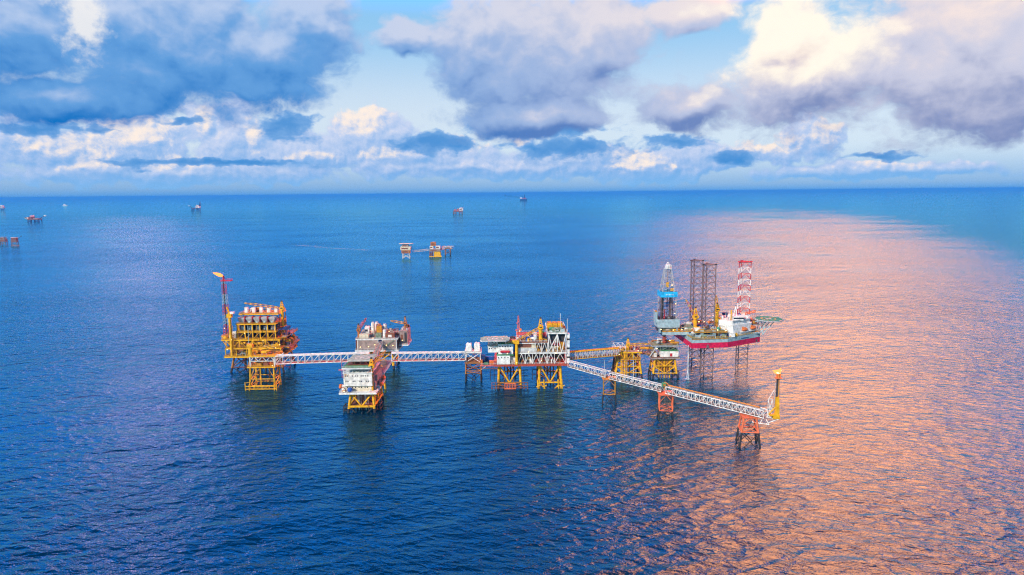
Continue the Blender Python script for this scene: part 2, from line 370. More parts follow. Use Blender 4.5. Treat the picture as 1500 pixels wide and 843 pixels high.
class Thing:
    def __init__(s, name, label, cat, origin, group=None):
        s.o = Vector(origin); s.e = bpy.data.objects.new(name, None); COL.objects.link(s.e); s.e.location = s.o
        s.e.empty_display_size = 2.0
        s.e['label'] = label; s.e['category'] = cat
        if group: s.e['group'] = group
    def part(s, name, mb, sub=None): return mb.build(name, s, sub)

rnd = random.Random(5)
def clutter(T, x0, x1, y0, y1, z, n, hmax, pal, kinds='bvtp', smin=1.2, smax=4.5):
    """process equipment standing on a deck, every piece its own part"""
    for i in range(n):
        w, d, h = rnd.uniform(smin, smax), rnd.uniform(smin, smax), rnd.uniform(0.35, 1.0)*hmax
        w, d = min(w, (x1-x0)*0.9), min(d, (y1-y0)*0.9)
        x, y = rnd.uniform(x0+w/2, x1-w/2), rnd.uniform(y0+d/2, y1-d/2); c = rnd.choice(pal); k = rnd.choice(kinds); mb = MB()
        if k == 'b':
            mb.box(x-w/2, x+w/2, y-d/2, y+d/2, z+0.15, z+h*0.8, c)
            mb.box(x-w*0.3, x+w*0.2, y-d*0.3, y+d*0.25, z+h*0.8, z+h, rnd.choice(pal)); mb.box(x-w*0.5-0.1, x+w*0.5+0.1, y-d*0.5-0.1, y+d*0.5+0.1, z, z+0.15, 'dark')
            T.part('equipment_skid', mb)
        elif k == 'v':
            r = min(h*0.42, 1.3); L_ = max(w*1.7, 3*r); zz = z+r+rnd.uniform(0.4, max(0.5, h*0.5))
            mb.vessel((x-L_/2, y, zz), (x+L_/2, y, zz), r, c)
            for s in (-0.3, 0.3): mb.box(x+s*L_-0.25, x+s*L_+0.25, y-r*0.7, y+r*0.7, z, zz-r*0.4, 'grey')
            T.part('pressure_vessel', mb)
        elif k == 't':
            r = min(w, d)*0.36; mb.lathe((x, y, z), (x, y, z+h), ((0, r), (0.85, r), (0.96, r*0.7), (1, r*0.2)), c, 10)
            mb.tube((x+r*0.5, y, z+h*0.9), (x+r*0.5, y, z+h*1.12), 0.2, rnd.choice(pal), 5); T.part('storage_tank', mb)
        else:
            m = rnd.randint(2, 4)
            for j in range(m):
                yy = y-d/2+d*j/m; zz = z+rnd.uniform(0.4, h); r = rnd.uniform(0.14, 0.3); xa, xb = x-w*0.8, x+w*0.8; c2 = rnd.choice(pal)
                mb.tube((xa, yy, z), (xa, yy, zz), r, c2); mb.tube((xa, yy, zz), (xb, yy, zz), r, c2); mb.tube((xb, yy, zz), (xb, yy, z), r, c2)
            T.part('pipework', mb)

def zig(mb, a, b, h, n, mat, rc=0.3, rd=0.2, style='w'):
    """plane truss from a to b (bottom chord), h tall"""
    a, b = Vector(a), Vector(b); up = Vector((0, 0, h))
    mb.tube(a, b, rc, mat); mb.tube(a+up, b+up, rc, mat)
    for i in range(n+1):
        p = a.lerp(b, i/n)
        if style != 'w' or i in (0, n): mb.tube(p, p+up, rd, mat, 5)
        if i < n:
            q = a.lerp(b, (i+1)/n)
            if style == 'n': mb.tube(p, q+up, rd, mat, 5)
            elif style == 'x': mb.tube(p, q+up, rd, mat, 5); mb.tube(p+up, q, rd, mat, 5)
            else:
                m = (p+q)/2; mb.tube(p, m+up, rd, mat, 5); mb.tube(m+up, q, rd, mat, 5)
    return mb

def jacket(T, top, bot, zt, mat, low='growth', zs=3.5, r=0.8, levels=(5.0,), style='v', nx=2, ny=2, rb=0.38, zb=-4.0, zlow=None, bmat=None):
    """steel jacket: legs that splay towards the sea bed, each a part, and one mesh of bracing. top / bot: (x0,x1,y0,y1) at zt / 0"""
    bmat = bmat or mat
    def P(i, j, z):
        k = z/zt; f = lambda n, i, a0, a1, b0, b1: (b0+(b1-b0)*i/(n-1))+((a0+(a1-a0)*i/(n-1))-(b0+(b1-b0)*i/(n-1)))*k
        return Vector((f(nx, i, top[0], top[1], bot[0], bot[1]), f(ny, j, top[2], top[3], bot[2], bot[3]), z))
    for i in range(nx):
        for j in range(ny):
            mb = MB(); mb.tube(P(i, j, zb), P(i, j, zs), r, low, 8); mb.tube(P(i, j, zs), P(i, j, zt), r, mat, 8)
            if zs > 1: mb.tube(P(i, j, zs-0.15), P(i, j, zs+0.15), r*1.15, mat, 8)
            T.part('leg', mb)
    mb = MB(); zz = list(levels)+[zt-0.4]
    for k, z in enumerate(zz):
        c = low if z < zs else bmat
        for j in range(ny):
            for i in range(nx-1):
                mb.tube(P(i, j, z), P(i+1, j, z), rb, c)
                z0 = zz[k-1] if k else zb; 
                lo_, hi_ = z0, z
                cc = low if (z0+z)/2 < zs else bmat
                m = (P(i, j, lo_)+P(i+1, j, lo_))/2
                if style == 'v': mb.tube(P(i, j, hi_), m, rb, cc); mb.tube(m, P(i+1, j, hi_), rb, cc)
                elif style == 'x': mb.tube(P(i, j, lo_), P(i+1, j, hi_), rb, cc); mb.tube(P(i+1, j, lo_), P(i, j, hi_), rb, cc)
        for i in range(nx):
            for j in range(ny-1):
                mb.tube(P(i, j, z), P(i, j+1, z), rb, c)
                z0 = zz[k-1] if k else zb; cc = low if (z0+z)/2 < zs else bmat
                if style == 'x': mb.tube(P(i, j, z0), P(i, j+1, z), rb, cc); mb.tube(P(i, j+1, z0), P(i, j, z), rb, cc)
                else: mb.tube(P(i, j, z0), P(i, j+1, z), rb, cc)
    T.part('bracing', mb)
    return P

def deck(T, x0, x1, y0, y1, z, th=0.7, mat='grey', edge=None, rail='yellow', sub='deck'):
    mb = MB(); mb.box(x0, x1, y0, y1, z-th, z, mat)
    if edge:
        mb.box(x0-0.15, x1+0.15, y0-0.15, y0, z-th-0.3, z+0.12, edge); mb.box(x0-0.15, x1+0.15, y1, y1+0.15, z-th-0.3, z+0.12, edge)
        mb.box(x0-0.15, x0, y0, y1, z-th-0.3, z+0.12, edge); mb.box(x1, x1+0.15, y0, y1, z-th-0.3, z+0.12, edge)
    T.part(sub, mb)
    if rail: T.part('railing', MB().rail([(x0,y0,z),(x1,y0,z),(x1,y1,z),(x0,y1,z),(x0,y0,z)], rail))

def frame(T, xs, ys, z0, z1, mat, r=0.35, front=None, back=None, name='frame'):
    """columns and top beams of one storey; front: style of the truss between the front columns"""
    mb = MB()
    for y in ys:
        for x in xs: mb.tube((x, y, z0), (x, y, z1), r, mat, 4)
        mb.tube((xs[0], y, z1-r), (xs[-1], y, z1-r), r*0.95, mat, 4)
    for x in xs: mb.tube((x, ys[0], z1-r), (x, ys[-1], z1-r), r*0.9, mat, 4)
    for sty, y in ((front, ys[0]), (back, ys[-1])):
        if not sty: continue
        for i, (a, b) in enumerate(zip(xs[:-1], xs[1:])):
            m = (a+b)/2
            if sty == 'a': mb.tube((a, y, z0), (m, y, z1-r), r*0.75, mat, 5); mb.tube((m, y, z1-r), (b, y, z0), r*0.75, mat, 5)
            elif sty == 'v': mb.tube((a, y, z1-r), (m, y, z0), r*0.75, mat, 5); mb.tube((m, y, z0), (b, y, z1-r), r*0.75, mat, 5)
            elif sty == 'n': mb.tube((a, y, z0), (b, y, z1-r), r*0.75, mat, 5)
            elif sty == 'x': mb.tube((a, y, z0), (b, y, z1-r), r*0.7, mat, 5); mb.tube((a, y, z1-r), (b, y, z0), r*0.7, mat, 5)
    T.part(name, mb)

def crane(T, x, y, z0, z1, tip, mat='yellow', rp=1.1, cab=2.2, mast=5.0, tipmat=None):
    """pedestal crane: pedestal, cab with A-frame mast, lattice boom with hook line"""
    ped = T.part('crane_pedestal', MB().tube((x, y, z0), (x, y, z1), rp, mat, 10).tube((x, y, z1-0.6), (x, y, z1), rp*1.5, mat, 10))
    mb = MB().box(x-cab, x+cab, y-cab*0.8, y+cab*0.8, z1, z1+cab*0.9, mat).box(x-cab*0.6, x+cab*0.7, y-cab*0.6, y+cab*0.6, z1+cab*0.9, z1+cab*1.5, mat)
    mb.box(x-cab*0.5, x+cab*0.5, y-cab*0.8-0.08, y-cab*0.8, z1+cab*0.35, z1+cab*0.75, 'glass')
    T.part('crane_cab', mb, ped)
    top = Vector((x, y, z1+cab*1.5+mast)); mb = MB()
    for sx in (-0.6, 0.6):
        for sy in (-0.6, 0.6): mb.tube((x+sx*cab, y+sy*cab*0.8, z1+cab*1.4), top+Vector((sx*0.3, sy*0.3, 0)), 0.32, mat, 5)
    for k in (0.35, 0.65):
        zz = z1+cab*1.4+(mast)*k; w = cab*0.6*(1-k)+0.2
        mb.box(x-w, x+w, y-w, y+w, zz, zz+0.35, mat)
    mb.box(x-0.6, x+0.6, y-0.6, y+0.6, top.z-0.4, top.z+0.5, 'dark')
    T.part('crane_mast', mb, ped)
    tip = Vector(tip); base = Vector((x, y, z1+cab*0.5)); d = (tip-base); n = max(4, int(d.length/2.2)); u = d.normalized()
    sd = u.cross(Vector((0, 0, 1))); sd = sd.normalized() if sd.length > 0.05 else Vector((0, 1, 0)); upv = sd.cross(u); w = 0.75; mb = MB(); tm = tipmat or mat
    pts = []
    for i in range(n+1):
        k = i/n; ww = w*min(1.0, 0.35+3*k, 0.35+2.2*(1-k)); c = base+d*k; pts.append([c+sd*ww+upv*ww, c-sd*ww+upv*ww, c-sd*ww-upv*ww, c+sd*ww-upv*ww])
    for i in range(n):
        for k in range(4):
            mm = tm if (i % 2) else mat
            mb.tube(pts[i][k], pts[i+1][k], 0.16, mm, 4, caps=False); mb.tube(pts[i][k], pts[i+1][(k+1) % 4], 0.10, mm, 4, caps=False)
    T.part('crane_boom', mb, ped)
    mb = MB(); mb.tube(top, tip, 0.07, 'dark', 4); mb.tube(tip, tip-Vector((0, 0, 3.0)), 0.07, 'dark', 4); mb.box(tip.x-0.3, tip.x+0.3, tip.y-0.3, tip.y+0.3, tip.z-3.7, tip.z-3.0, 'dark')
    T.part('crane_cable', mb, ped)

def flame(T, base, tip, r, sub=None):
    """a wind-blown flame: a few ragged tongues round a bright core"""
    base, tip = Vector(base), Vector(tip); rr = random.Random(int(base.x)); d = tip-base
    for nm, sc, mt, n in (('flame_core', 0.6, 'flame_core', 3), ('flame', 1.0, 'flame_edge', 4)):
        mb = MB()
        for k in range(n):
            off = Vector((rr.uniform(-.35, .35), rr.uniform(-.35, .35), rr.uniform(-.3, .45)))*r; L_ = rr.uniform(0.65, 1.0)
            p = base; q = base+d*(L_*(0.8 if nm == 'flame_core' else 1))+off*1.6
            mb.lathe(p, q, ((0, 0.15*r*sc), (0.2, 0.62*r*sc), (0.42, 0.72*r*sc), (0.65, 0.5*r*sc), (0.85, 0.25*r*sc), (1, 0.03*r)), mt, 8)
        T.part(nm, mb, sub)

def lamps(T, pts, r=0.2):
    for p in pts:
        o = MB().box(p[0]-r*1.3, p[0]+r*1.3, p[1]-r, p[1]+r, p[2], p[2]+r*1.6, 'lamp'); T.part('floodlight', o)

def stairs(T, p, q, mat='grey', w=1.0):
    p, q = Vector(p), Vector(q); mb = MB(); s = Vector((0, w, 0))
    for o in (Vector((0,0,0)), s): mb.tube(p+o, q+o, 0.18, mat, 4); mb.tube(p+o+Vector((0,0,1.1)), q+o+Vector((0,0,1.1)), 0.08, mat, 4)
    n = int((q-p).length/0.8)
    for i in range(n): c = p.lerp(q, (i+0.5)/n); mb.box(c.x-0.2, c.x+0.2, c.y, c.y+w, c.z-0.05, c.z+0.05, mat)
    T.part('stairway', mb)

def bridge(name, label, cat, p, q, w, h, n, chord, web, floor, roofpipes=(), group=None, style='n', rc=0.32, rd=0.2, frames=True):
    """box-truss footbridge from p to q (floor centreline)"""
    p, q = Vector(p), Vector(q); T = Thing(name, label, cat, tuple((p+q)/2), group)
    d = (q-p); u = d.normalized(); sd = Vector((-u.y, u.x, 0)).normalized(); up = Vector((0, 0, h))
    for s in (-1, 1):
        o = sd*(s*w/2); mb = MB(); mb.tube(p+o, q+o, rc, chord); mb.tube(p+o+up, q+o+up, rc, chord)
        for i in range(n+1):
            a = p.lerp(q, i/n)+o; mb.tube(a, a+up, rd, web, 5)
            if i < n:
                b = p.lerp(q, (i+1)/n)+o
                if style == 'n': mb.tube(a, b+up, rd, web, 5)
                elif style == 'x': mb.tube(a, b+up, rd, web, 5); mb.tube(a+up, b, rd, web, 5)
                else: (mb.tube(a, b+up, rd, web, 5) if i % 2 else mb.tube(a+up, b, rd, web, 5))
        T.part('side_truss', mb)
    mb = MB()
    for i in range(n+1):
        a = p.lerp(q, i/n); mb.tube(a+up-sd*(w/2), a+up+sd*(w/2), rd*0.8, chord, 4)
        if i < n: b = p.lerp(q, (i+1)/n); mb.tube(a+up-sd*(w/2), b+up+sd*(w/2), rd*0.7, chord, 4)
    T.part('roof_bracing', mb)
    b = len(mb.v); mb = MB(); e = w/2-0.35
    for z0, z1 in ((0.15, 0.35),):
        vs = [p+sd*e, p-sd*e, q-sd*e, q+sd*e]; mb.v += [tuple(v+Vector((0,0,z0))) for v in vs]+[tuple(v+Vector((0,0,z1))) for v in vs]
        for f in ((0,1,2,3),(7,6,5,4),(0,4,5,1),(1,5,6,2),(2,6,7,3),(3,7,4,0)): mb.face(list(f), floor)
    T.part('walkway', mb)
    for (off, z, r, m, a, c) in roofpipes:
        T.part('pipeline', MB().tube(p.lerp(q, a)+sd*off+Vector((0,0,z)), p.lerp(q, c)+sd*off+Vector((0,0,z)), r, m, 8))
    return T

def lifeboat(label, x, y, z, L_=6.5, ang=0.0):
    T = Thing('lifeboat', label, 'lifeboat', (x, y, z), 'enclosed lifeboats on the platforms')
    c, s = math.cos(ang), math.sin(ang); f = lambda a, zz: (x+c*a, y+s*a, z+zz)
    T.part('hull', MB().lathe(f(-L_/2, 0), f(L_/2, 0), ((0, 0.15), (0.12, 0.9), (0.35, 1.35), (0.7, 1.35), (0.9, 0.85), (1, 0.15)), 'orange', 10))
    T.part('canopy', MB().lathe(f(-L_*0.32, 0.75), f(L_*0.3, 0.75), ((0, 0.3), (0.2, 0.95), (0.8, 0.95), (1, 0.3)), 'orange', 10))
    T.part('wheelhouse', MB().box(f(-L_*0.30, 0)[0]-0.6, f(-L_*0.30, 0)[0]+0.6, f(-L_*0.3, 0)[1]-0.6, f(-L_*0.3, 0)[1]+0.6, z+1.3, z+2.2, 'orange'))
def container(label, x, y, z, w, d, h, mat, group='cargo containers on the decks'):
    T = Thing('cargo_container', label, 'container', (x, y, z), group); mb = MB().box(x-w/2, x+w/2, y-d/2, y+d/2, z+0.05, z+h, mat)
    n = int(w/0.6)
    for i in range(1, n): xx = x-w/2+w*i/n; mb.box(xx-0.08, xx+0.08, y-d/2-0.1, y-d/2, z+0.2, z+h-0.2, mat)
    T.part('shell', mb)
    mb = MB()
    for sx in (-1, 1):
        for sy in (-1, 1): mb.box(x+sx*w/2-0.13, x+sx*w/2+0.13, y+sy*d/2-0.13, y+sy*d/2+0.13, z, z+h+0.06, 'dark')
    T.part('corner_post', mb)
def windows(T, xs, z, y, w=0.9, h=0.8, sub=None):
    for x in xs: T.part('window', MB().box(x-w/2, x+w/2, y-0.06, y+0.1, z-h/2, z+h/2, 'glass'), sub)

# ================================================================== left: yellow gas platform
T = Thing('gas_platform', 'large yellow gas platform with a row of five exhaust hoods and tall flare boom', 'oil platform', (-218, 584, 0))
jacket(T, (-238, -199, 571, 597), (-241, -196, 569, 600), 14.6, 'orange_brown', zs=4.0, r=0.9, levels=(4.5,), style='x', nx=4, ny=2, bmat='rust')
for x in (-232, -228, -224, -220, -216, -212, -208): T.part('riser', MB().tube((x, 580, -3), (x, 580, 15), 0.45, rnd.choice(('rust', 'dark', 'orange_brown')), 8))
deck(T, -243, -194, 562, 603, 15.6, 0.8, 'yellow_old', 'yellow', 'yellow')
deck(T, -242, -195, 563, 602, 22.5, 0.6, 'yellow_old', 'yellow', 'yellow')
deck(T, -242, -196, 564, 602, 29.6, 0.6, 'yellow_old', 'yellow', 'yellow')
frame(T, (-242, -233, -224, -215, -206, -195.5), (563, 582, 602), 15.6, 22.2, 'yellow', 0.4, front=None, back='x')
frame(T, (-241.5, -230, -219, -208, -196.5), (564, 582, 601.5), 22.5, 29.2, 'yellow', 0.4, front='v', back='x')
pal = ['yellow', 'yellow_old', 'yellow', 'rust', 'orange_brown', 'pale_grey', 'grey', 'dark', 'white_stained']
clutter(T, -241, -196, 565, 574, 15.6, 20, 4.5, pal+['green']); clutter(T, -240, -197, 578, 600, 15.6, 10, 5.5, pal)
clutter(T, -241, -197, 573, 600, 22.5, 16, 5.0, pal)
clutter(T, -241, -197, 563.2, 566.5, 22.5, 26, 5.6, ['rust', 'dark', 'orange_brown', 'yellow_old', 'grey', 'yellow'], 'ppt', 0.8, 2.6); clutter(T, -241, -197, 562.6, 565, 15.6, 22, 5.4, ['rust', 'dark', 'orange_brown', 'yellow_old', 'grey', 'yellow'], 'ppb', 0.8, 2.4)
for x in (-234.4, -221.6, -214.4, -206.4, -200.8): T.part('riser_pipe', MB().tube((x, 562.2, 15.8), (x, 562.2, 42), 0.22, rnd.choice(('orange_brown', 'cyan_grey', 'rust', 'yellow_old')), 6))
for (a, b, z, r) in ((-241, -225, 26.2, 2.1), (-222, -209, 26.0, 1.7), (-220, -202, 19.6, 1.6)): T.part('pressure_vessel', MB().vessel((a, 567.5, z), (b, 567.5, z), r, 'yellow', 14))
T.part('control_cabin', MB().box(-228.5, -222, 563.6, 569, 15.7, 19.6, 'green').box(-227.5, -223, 563.5, 563.6, 17.2, 18.8, 'glass'))
T.part('module_wall', MB().box(-231, -200, 594, 595, 29.6, 42.6, 'rust'))
# the compressor hall: two storeys of open yellow bays, dark inside
xs = tuple(-232.5+6.4*i for i in range(6))
frame(T, xs, (567, 580, 593), 29.6, 36.0, 'yellow', 0.55); frame(T, xs, (567, 580, 593), 36.0, 42.6, 'yellow', 0.5)
for z in (36.0, 42.6): deck(T, -233.3, -199.7, 566.4, 593.6, z, 0.5, 'yellow_old', 'yellow', 'yellow', sub='mezzanine')
for i in range(5):
    x = -229.3+6.4*i
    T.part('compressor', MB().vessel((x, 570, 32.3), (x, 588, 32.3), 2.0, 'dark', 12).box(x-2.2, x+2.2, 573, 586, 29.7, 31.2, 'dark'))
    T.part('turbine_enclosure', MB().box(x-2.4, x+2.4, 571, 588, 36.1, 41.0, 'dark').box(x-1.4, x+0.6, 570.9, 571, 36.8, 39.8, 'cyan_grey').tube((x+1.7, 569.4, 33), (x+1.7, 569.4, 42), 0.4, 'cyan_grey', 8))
    T.part('brace', MB().tube((x-2.8, 567, 29.8), (x+2.8, 567, 35.6), 0.24, 'yellow', 5))
    hood = T.part('exhaust_hood', MB().frustum((x-1.3, x+1.3, 569.5, 573), (x-2.75, x+2.75, 568, 577), 42.8, 46.8, 'grey').box(x-2.75, x+2.75, 568, 577, 46.8, 47.7, 'grey'))
    T.part('hood_duct', MB().box(x-0.8, x+0.8, 568.9, 569.5, 43.0, 45.5, 'cyan_grey'), hood)
    st = T.part('exhaust_stack', MB().box(x-1.25, x+1.25, 580, 582.5, 49.8, 54.2, 'white'))
    T.part('stack_rim', MB().box(x-1.4, x+1.4, 579.85, 582.65, 54.2, 54.5, 'pale_grey'), st)
    if i < 4: T.part('stair_tower', MB().box(x+2.85, x+3.55, 567.3, 571, 42.7, 48.6, 'signal_red').box(x+2.9, x+3.4, 566.9, 567.3, 44, 46.5, 'rust'))
deck(T, -233.3, -199.7, 574, 593.6, 49.7, 0.5, 'yellow_old', 'yellow', 'yellow', sub='upper_walkway')
frame(T, (-233, -222, -211, -200), (578, 593), 42.6, 49.3, 'yellow_old', 0.35)
clutter(T, -232, -201, 584, 593, 49.8, 9, 3.2, ['yellow', 'orange_brown', 'pale_grey', 'rust'])
T.part('corner_mast', MB().tube((-236.6, 562.8, 15.6), (-236.6, 562.8, 53.0), 1.15, 'yellow', 10).box(-238.6, -234.6, 561.2, 564.6, 49.0, 52.0, 'yellow').tube((-236.6, 562.8, 52), (-238.4, 562.8, 58.0), 0.7, 'yellow', 6).box(-236.0, -233.0, 562, 565, 52, 53.6, 'white'))
crane(T, -197.5, 578, 22.5, 53.0, (-231, 582, 58.0), 'yellow', 1.2, 1.9, 4.2, 'orange_brown')
# deck wings
deck(T, -246.4, -242.5, 566, 580, 29.2, 0.5, 'yellow_old', 'yellow', 'yellow', sub='side_deck'); deck(T, -252.4, -242.5, 580.4, 592, 29.2, 0.5, 'yellow_old', 'yellow', 'yellow', sub='side_deck')
T.part('bracket', MB().tube((-246, 568, 28.4), (-242.5, 568, 22.6), 0.45, 'yellow').tube((-250, 590, 28.4), (-242.5, 590, 22.6), 0.45, 'yellow'))
deck(T, -195.2, -191.4, 566, 598, 31.5, 0.5, 'grey', 'yellow_old', 'yellow_old', sub='side_deck'); deck(T, -195.2, -190.2, 568, 598, 22.0, 0.5, 'grey', 'yellow_old', 'yellow_old', sub='side_deck')
T.part('bracket', MB().tube((-191.8, 568, 31), (-195, 568, 24.6), 0.4, 'yellow_old').tube((-190.6, 570, 21.4), (-194.5, 570, 15.4), 0.4, 'orange_brown').tube((-190.6, 596, 21.4), (-194.5, 596, 15.4), 0.4, 'orange_brown'))
clutter(T, -195, -190.6, 568, 597, 22.2, 14, 7.5, ['yellow_old', 'yellow', 'yellow_old', 'grey', 'rust', 'dark']); clutter(T, -241, -235, 566, 592, 29.7, 8, 9.5, ['orange_brown', 'yellow', 'pale_grey', 'rust', 'white_stained']); clutter(T, -246, -243, 568, 580, 29.3, 5, 4, ['rust', 'orange_brown', 'yellow'])
T.part('awning', MB().box(-198.5, -191.0, 568, 577, 36.9, 37.4, 'navy').tube((-191.6, 568.3, 31.5), (-191.6, 568.3, 37), 0.2, 'navy', 4).tube((-198, 568.3, 31.5), (-198, 568.3, 37), 0.2, 'navy', 4).tube((-191.6, 576.6, 31.5), (-191.6, 576.6, 37), 0.2, 'navy', 4).box(-194, -190.6, 568, 577, 37.4, 39.2, 'navy'))
clutter(T, -195, -191.8, 569, 577, 31.6, 4, 4, ['blue', 'rust', 'dark'])
lamps(T, [(-240, 561.6, 21.5), (-225, 563.3, 35.2), (-210, 563.2, 28.4), (-236, 562, 29.9), (-205, 562, 16), (-196, 563, 25), (-243, 566, 39)])
# flare boom on the left wing
fb = MB(); seg = 8; z0, z1 = 29.5, 77.0; bx, by = -249.3, 586.0
for i in range(seg*2):
    a, b = i/(seg*2), (i+1)/(seg*2); za, zb = z0+(z1-z0)*a, z0+(z1-z0)*b; wa, wb = 2.3-1.0*a, 2.3-1.0*b; c = 'signal_red' if (i//3) % 2 == 0 else 'cyan_grey'
    ca = [(bx+sx*wa, by+sy*wa, za) for sx, sy in ((-1,-1),(1,-1),(1,1),(-1,1))]; cb = [(bx+sx*wb, by+sy*wb, zb) for sx, sy in ((-1,-1),(1,-1),(1,1),(-1,1))]
    for k in range(4): fb.tube(ca[k], cb[k], 0.17, c, 5); fb.tube(ca[k], cb[(k+1) % 4], 0.09, c, 4); fb.tube(cb[k], cb[(k+1) % 4], 0.10, c, 4)
fb.tube((bx-0.3, by, z0), (bx-0.3, by, z1+3), 0.45, 'dark', 8)
ft = T.part('flare_boom', fb)
T.part('flare_platform', MB().box(bx-2.2, bx+7.0, by-2, by+2, z1-0.2, z1+0.5, 'signal_red').rail([(bx-2.2,by-2,z1+.5),(bx+7,by-2,z1+.5),(bx+7,by+2,z1+.5),(bx-2.2,by+2,z1+.5)], 'signal_red', step=3), ft)
T.part('flare_tip', MB().tube((bx, by, z1+0.5), (bx, by, z1+4.5), 0.8, 'signal_red', 8), ft)
flame(T, (bx, by, z1+4.0), (bx-8.2, by-1, z1+7.2), 2.1, ft)

# ------------------------------------------------ yellow landing tower in front of it
T = Thing('landing_tower', 'yellow four-legged tower with white collar and fender frame where the left footbridge lands', 'bridge tower', (-195, 522, 0))
P = jacket(T, (-203.6, -185.6, 516.5, 528.5), (-204.6, -185.2, 515.8, 529.2), 18.2, 'yellow', low='yellow_old', zs=1.0, r=0.62, levels=(3.2, 8.5), style='', rb=0.34)
for z0, z1 in ((8.5, 18.0),):
    T.part('cross_brace', MB().tube((-204, 516, 9), (-195, 516.5, 18), 0.25, 'yellow_old').tube((-185.5, 516, 9), (-190, 516.5, 17.5), 0.25, 'yellow_old').tube((-195.8, 516, 3), (-195.8, 516, 18), 0.42, 'yellow', 8).tube((-199, 522, 3), (-199, 522, 18), 0.42, 'orange_brown', 8).tube((-191.2, 522, 3), (-191.2, 522, 18), 0.42, 'orange_brown', 8))
mb = MB()
for x in (-207.6, -204.6, -185.2, -183.4): mb.tube((x, 514.2, -2), (x, 514.2, 6.6 if x in (-207.6,) else 4.5), 0.38, 'yellow', 8)
for z in (1.0, 3.2): mb.tube((-207.6, 514.2, z), (-183.4, 514.2, z), 0.36, 'yellow', 8)
for i in range(13): mb.tube((-201.5+i*1.05, 514.2, 1.0), (-201.5+i*1.05, 514.2, 3.2), 0.16, 'yellow', 5)
mb.tube((-204.6, 514.2, 3.2), (-204.2, 516, 7.5), 0.3, 'yellow').tube((-185.2, 514.2, 3.2), (-185.6, 516, 7.5), 0.3, 'yellow').tube((-207.6, 514.2, 6), (-204.4, 516, 6), 0.3, 'yellow')
T.part('fender_frame', mb)
deck(T, -205.5, -184, 515, 530, 18.4, 0.5, 'yellow_old', 'yellow', 'yellow')
mb = MB()
for x in (-203.4, -184.6):
    for y in (516.5, 528.5): mb.tube((x, y, 18.4), (x, y, 26.4), 0.62, 'white', 8)
zig(mb, (-203.4, 516.5, 22.6), (-184.6, 516.5, 22.6), 3.6, 3, 'white', 0.3, 0.24); zig(mb, (-203.4, 528.5, 22.6), (-184.6, 528.5, 22.6), 3.6, 3, 'white', 0.3, 0.24)
T.part('upper_frame', mb)
clutter(T, -203, -185, 517, 529, 18.4, 10, 6.0, ['rust', 'yellow_old', 'grey', 'yellow_old', 'yellow', 'dark'], 'bpt')
deck(T, -205, -182.5, 515.5, 530, 27.2, 0.6, 'yellow_old', 'yellow', 'yellow')
clutter(T, -204, -184, 517, 529, 27.2, 8, 3.4, ['yellow', 'yellow', 'rust', 'orange_brown'])
ped = T.part('crane_pedestal', MB().tube((-203.2, 517.6, 27.2), (-203.2, 517.6, 33.5), 1.7, 'yellow', 12).box(-205.4, -201.2, 516, 519.4, 33.5, 36.0, 'yellow'))
T.part('crane_boom', zig(MB(), (-202, 517.2, 30.2), (-181.5, 517.4, 34.6), 1.5, 8, 'yellow', 0.28, 0.18), ped)
T.part('gangway', MB().tube((-184.5, 517, 22), (-178, 517, 28.6), 0.3, 'white').tube((-184.5, 519, 22), (-178, 519, 28.6), 0.3, 'white'))
lamps(T, [(-204, 515.2, 17.5), (-186, 515.2, 19.2), (-183, 516, 33)])

bridge('footbridge', 'long white truss footbridge between the yellow landing tower and the living quarters', 'bridge', (-183.5, 517, 20.6), (-113, 525, 20.2), 4.6, 6.2, 13, 'white', 'white', 'pink_red', ((1.2, 6.5, 0.45, 'white', 0, 1), (-0.9, 6.45, 0.35, 'pale_grey', 0, 1), (0.6, 0.9, 0.5, 'cladding', 0, 1)), 'footbridges of the complex')
bridge('footbridge', 'long white truss footbridge between the living quarters and the tower carrying two white tanks', 'bridge', (-95.5, 526, 19.6), (-38.2, 534.5, 17.6), 4.6, 6.2, 11, 'white', 'white', 'pink_red', ((1.2, 6.5, 0.45, 'white', 0, 1), (-0.9, 6.45, 0.35, 'pale_grey', 0, 1), (0.6, 0.9, 0.5, 'cladding', 0, 1)), 'footbridges of the complex')

# ================================================================== living quarters platform
T = Thing('living_quarters_platform', 'white windowed living quarters block on a tall yellow jacket, nearest of the large platforms', 'oil platform', (-106, 472, 0))
P = jacket(T, (-112.5, -97.2, 459, 484), (-114.2, -96.0, 457, 488), 14.2, 'yellow', zs=3.0, r=0.85, levels=(4.4,), style='v', nx=2, ny=3, rb=0.55)
T.part('jacket_frame', MB().box(-114.4, -95.6, 456.6, 457.6, 3.9, 5.1, 'yellow').box(-114.4, -113.4, 457.6, 487, 4.0, 5.0, 'yellow').box(-96.6, -95.6, 457.6, 487, 4.0, 5.0, 'yellow').box(-113.4, -96.6, 458, 486, 4.2, 4.5, 'rust'))
for i, x in enumerate((-109.5, -107.9, -106.3, -104.7, -103.1, -101.5)):
    for y in (463, 467, 472): T.part('conductor', MB().tube((x, y, -3), (x, y, 14), 0.36, ('cladding', 'rust', 'pale_grey')[(i+int(y)) % 3], 8))
mb = MB()
for x, y in ((-117.6, 458), (-117.6, 464), (-93.0, 461), (-92.6, 468), (-111, 454.5), (-104.5, 454.5)): mb.tube((x, y, -3), (x, y, 4.6 if x < -112 or x > -95 else 1.0), 0.45, 'dark', 8)
for a, b in (((-117.6, 458), (-114, 458)), ((-117.6, 464), (-114, 464)), ((-117.6, 458), (-117.6, 464)), ((-93, 461), (-96, 461)), ((-92.6, 468), (-96, 468)), ((-93, 461), (-92.6, 468))):
    for z in (1.2, 4.4): mb.tube((a[0], a[1], z), (b[0], b[1], z), 0.3, 'dark', 6)
T.part('boat_landing', mb)
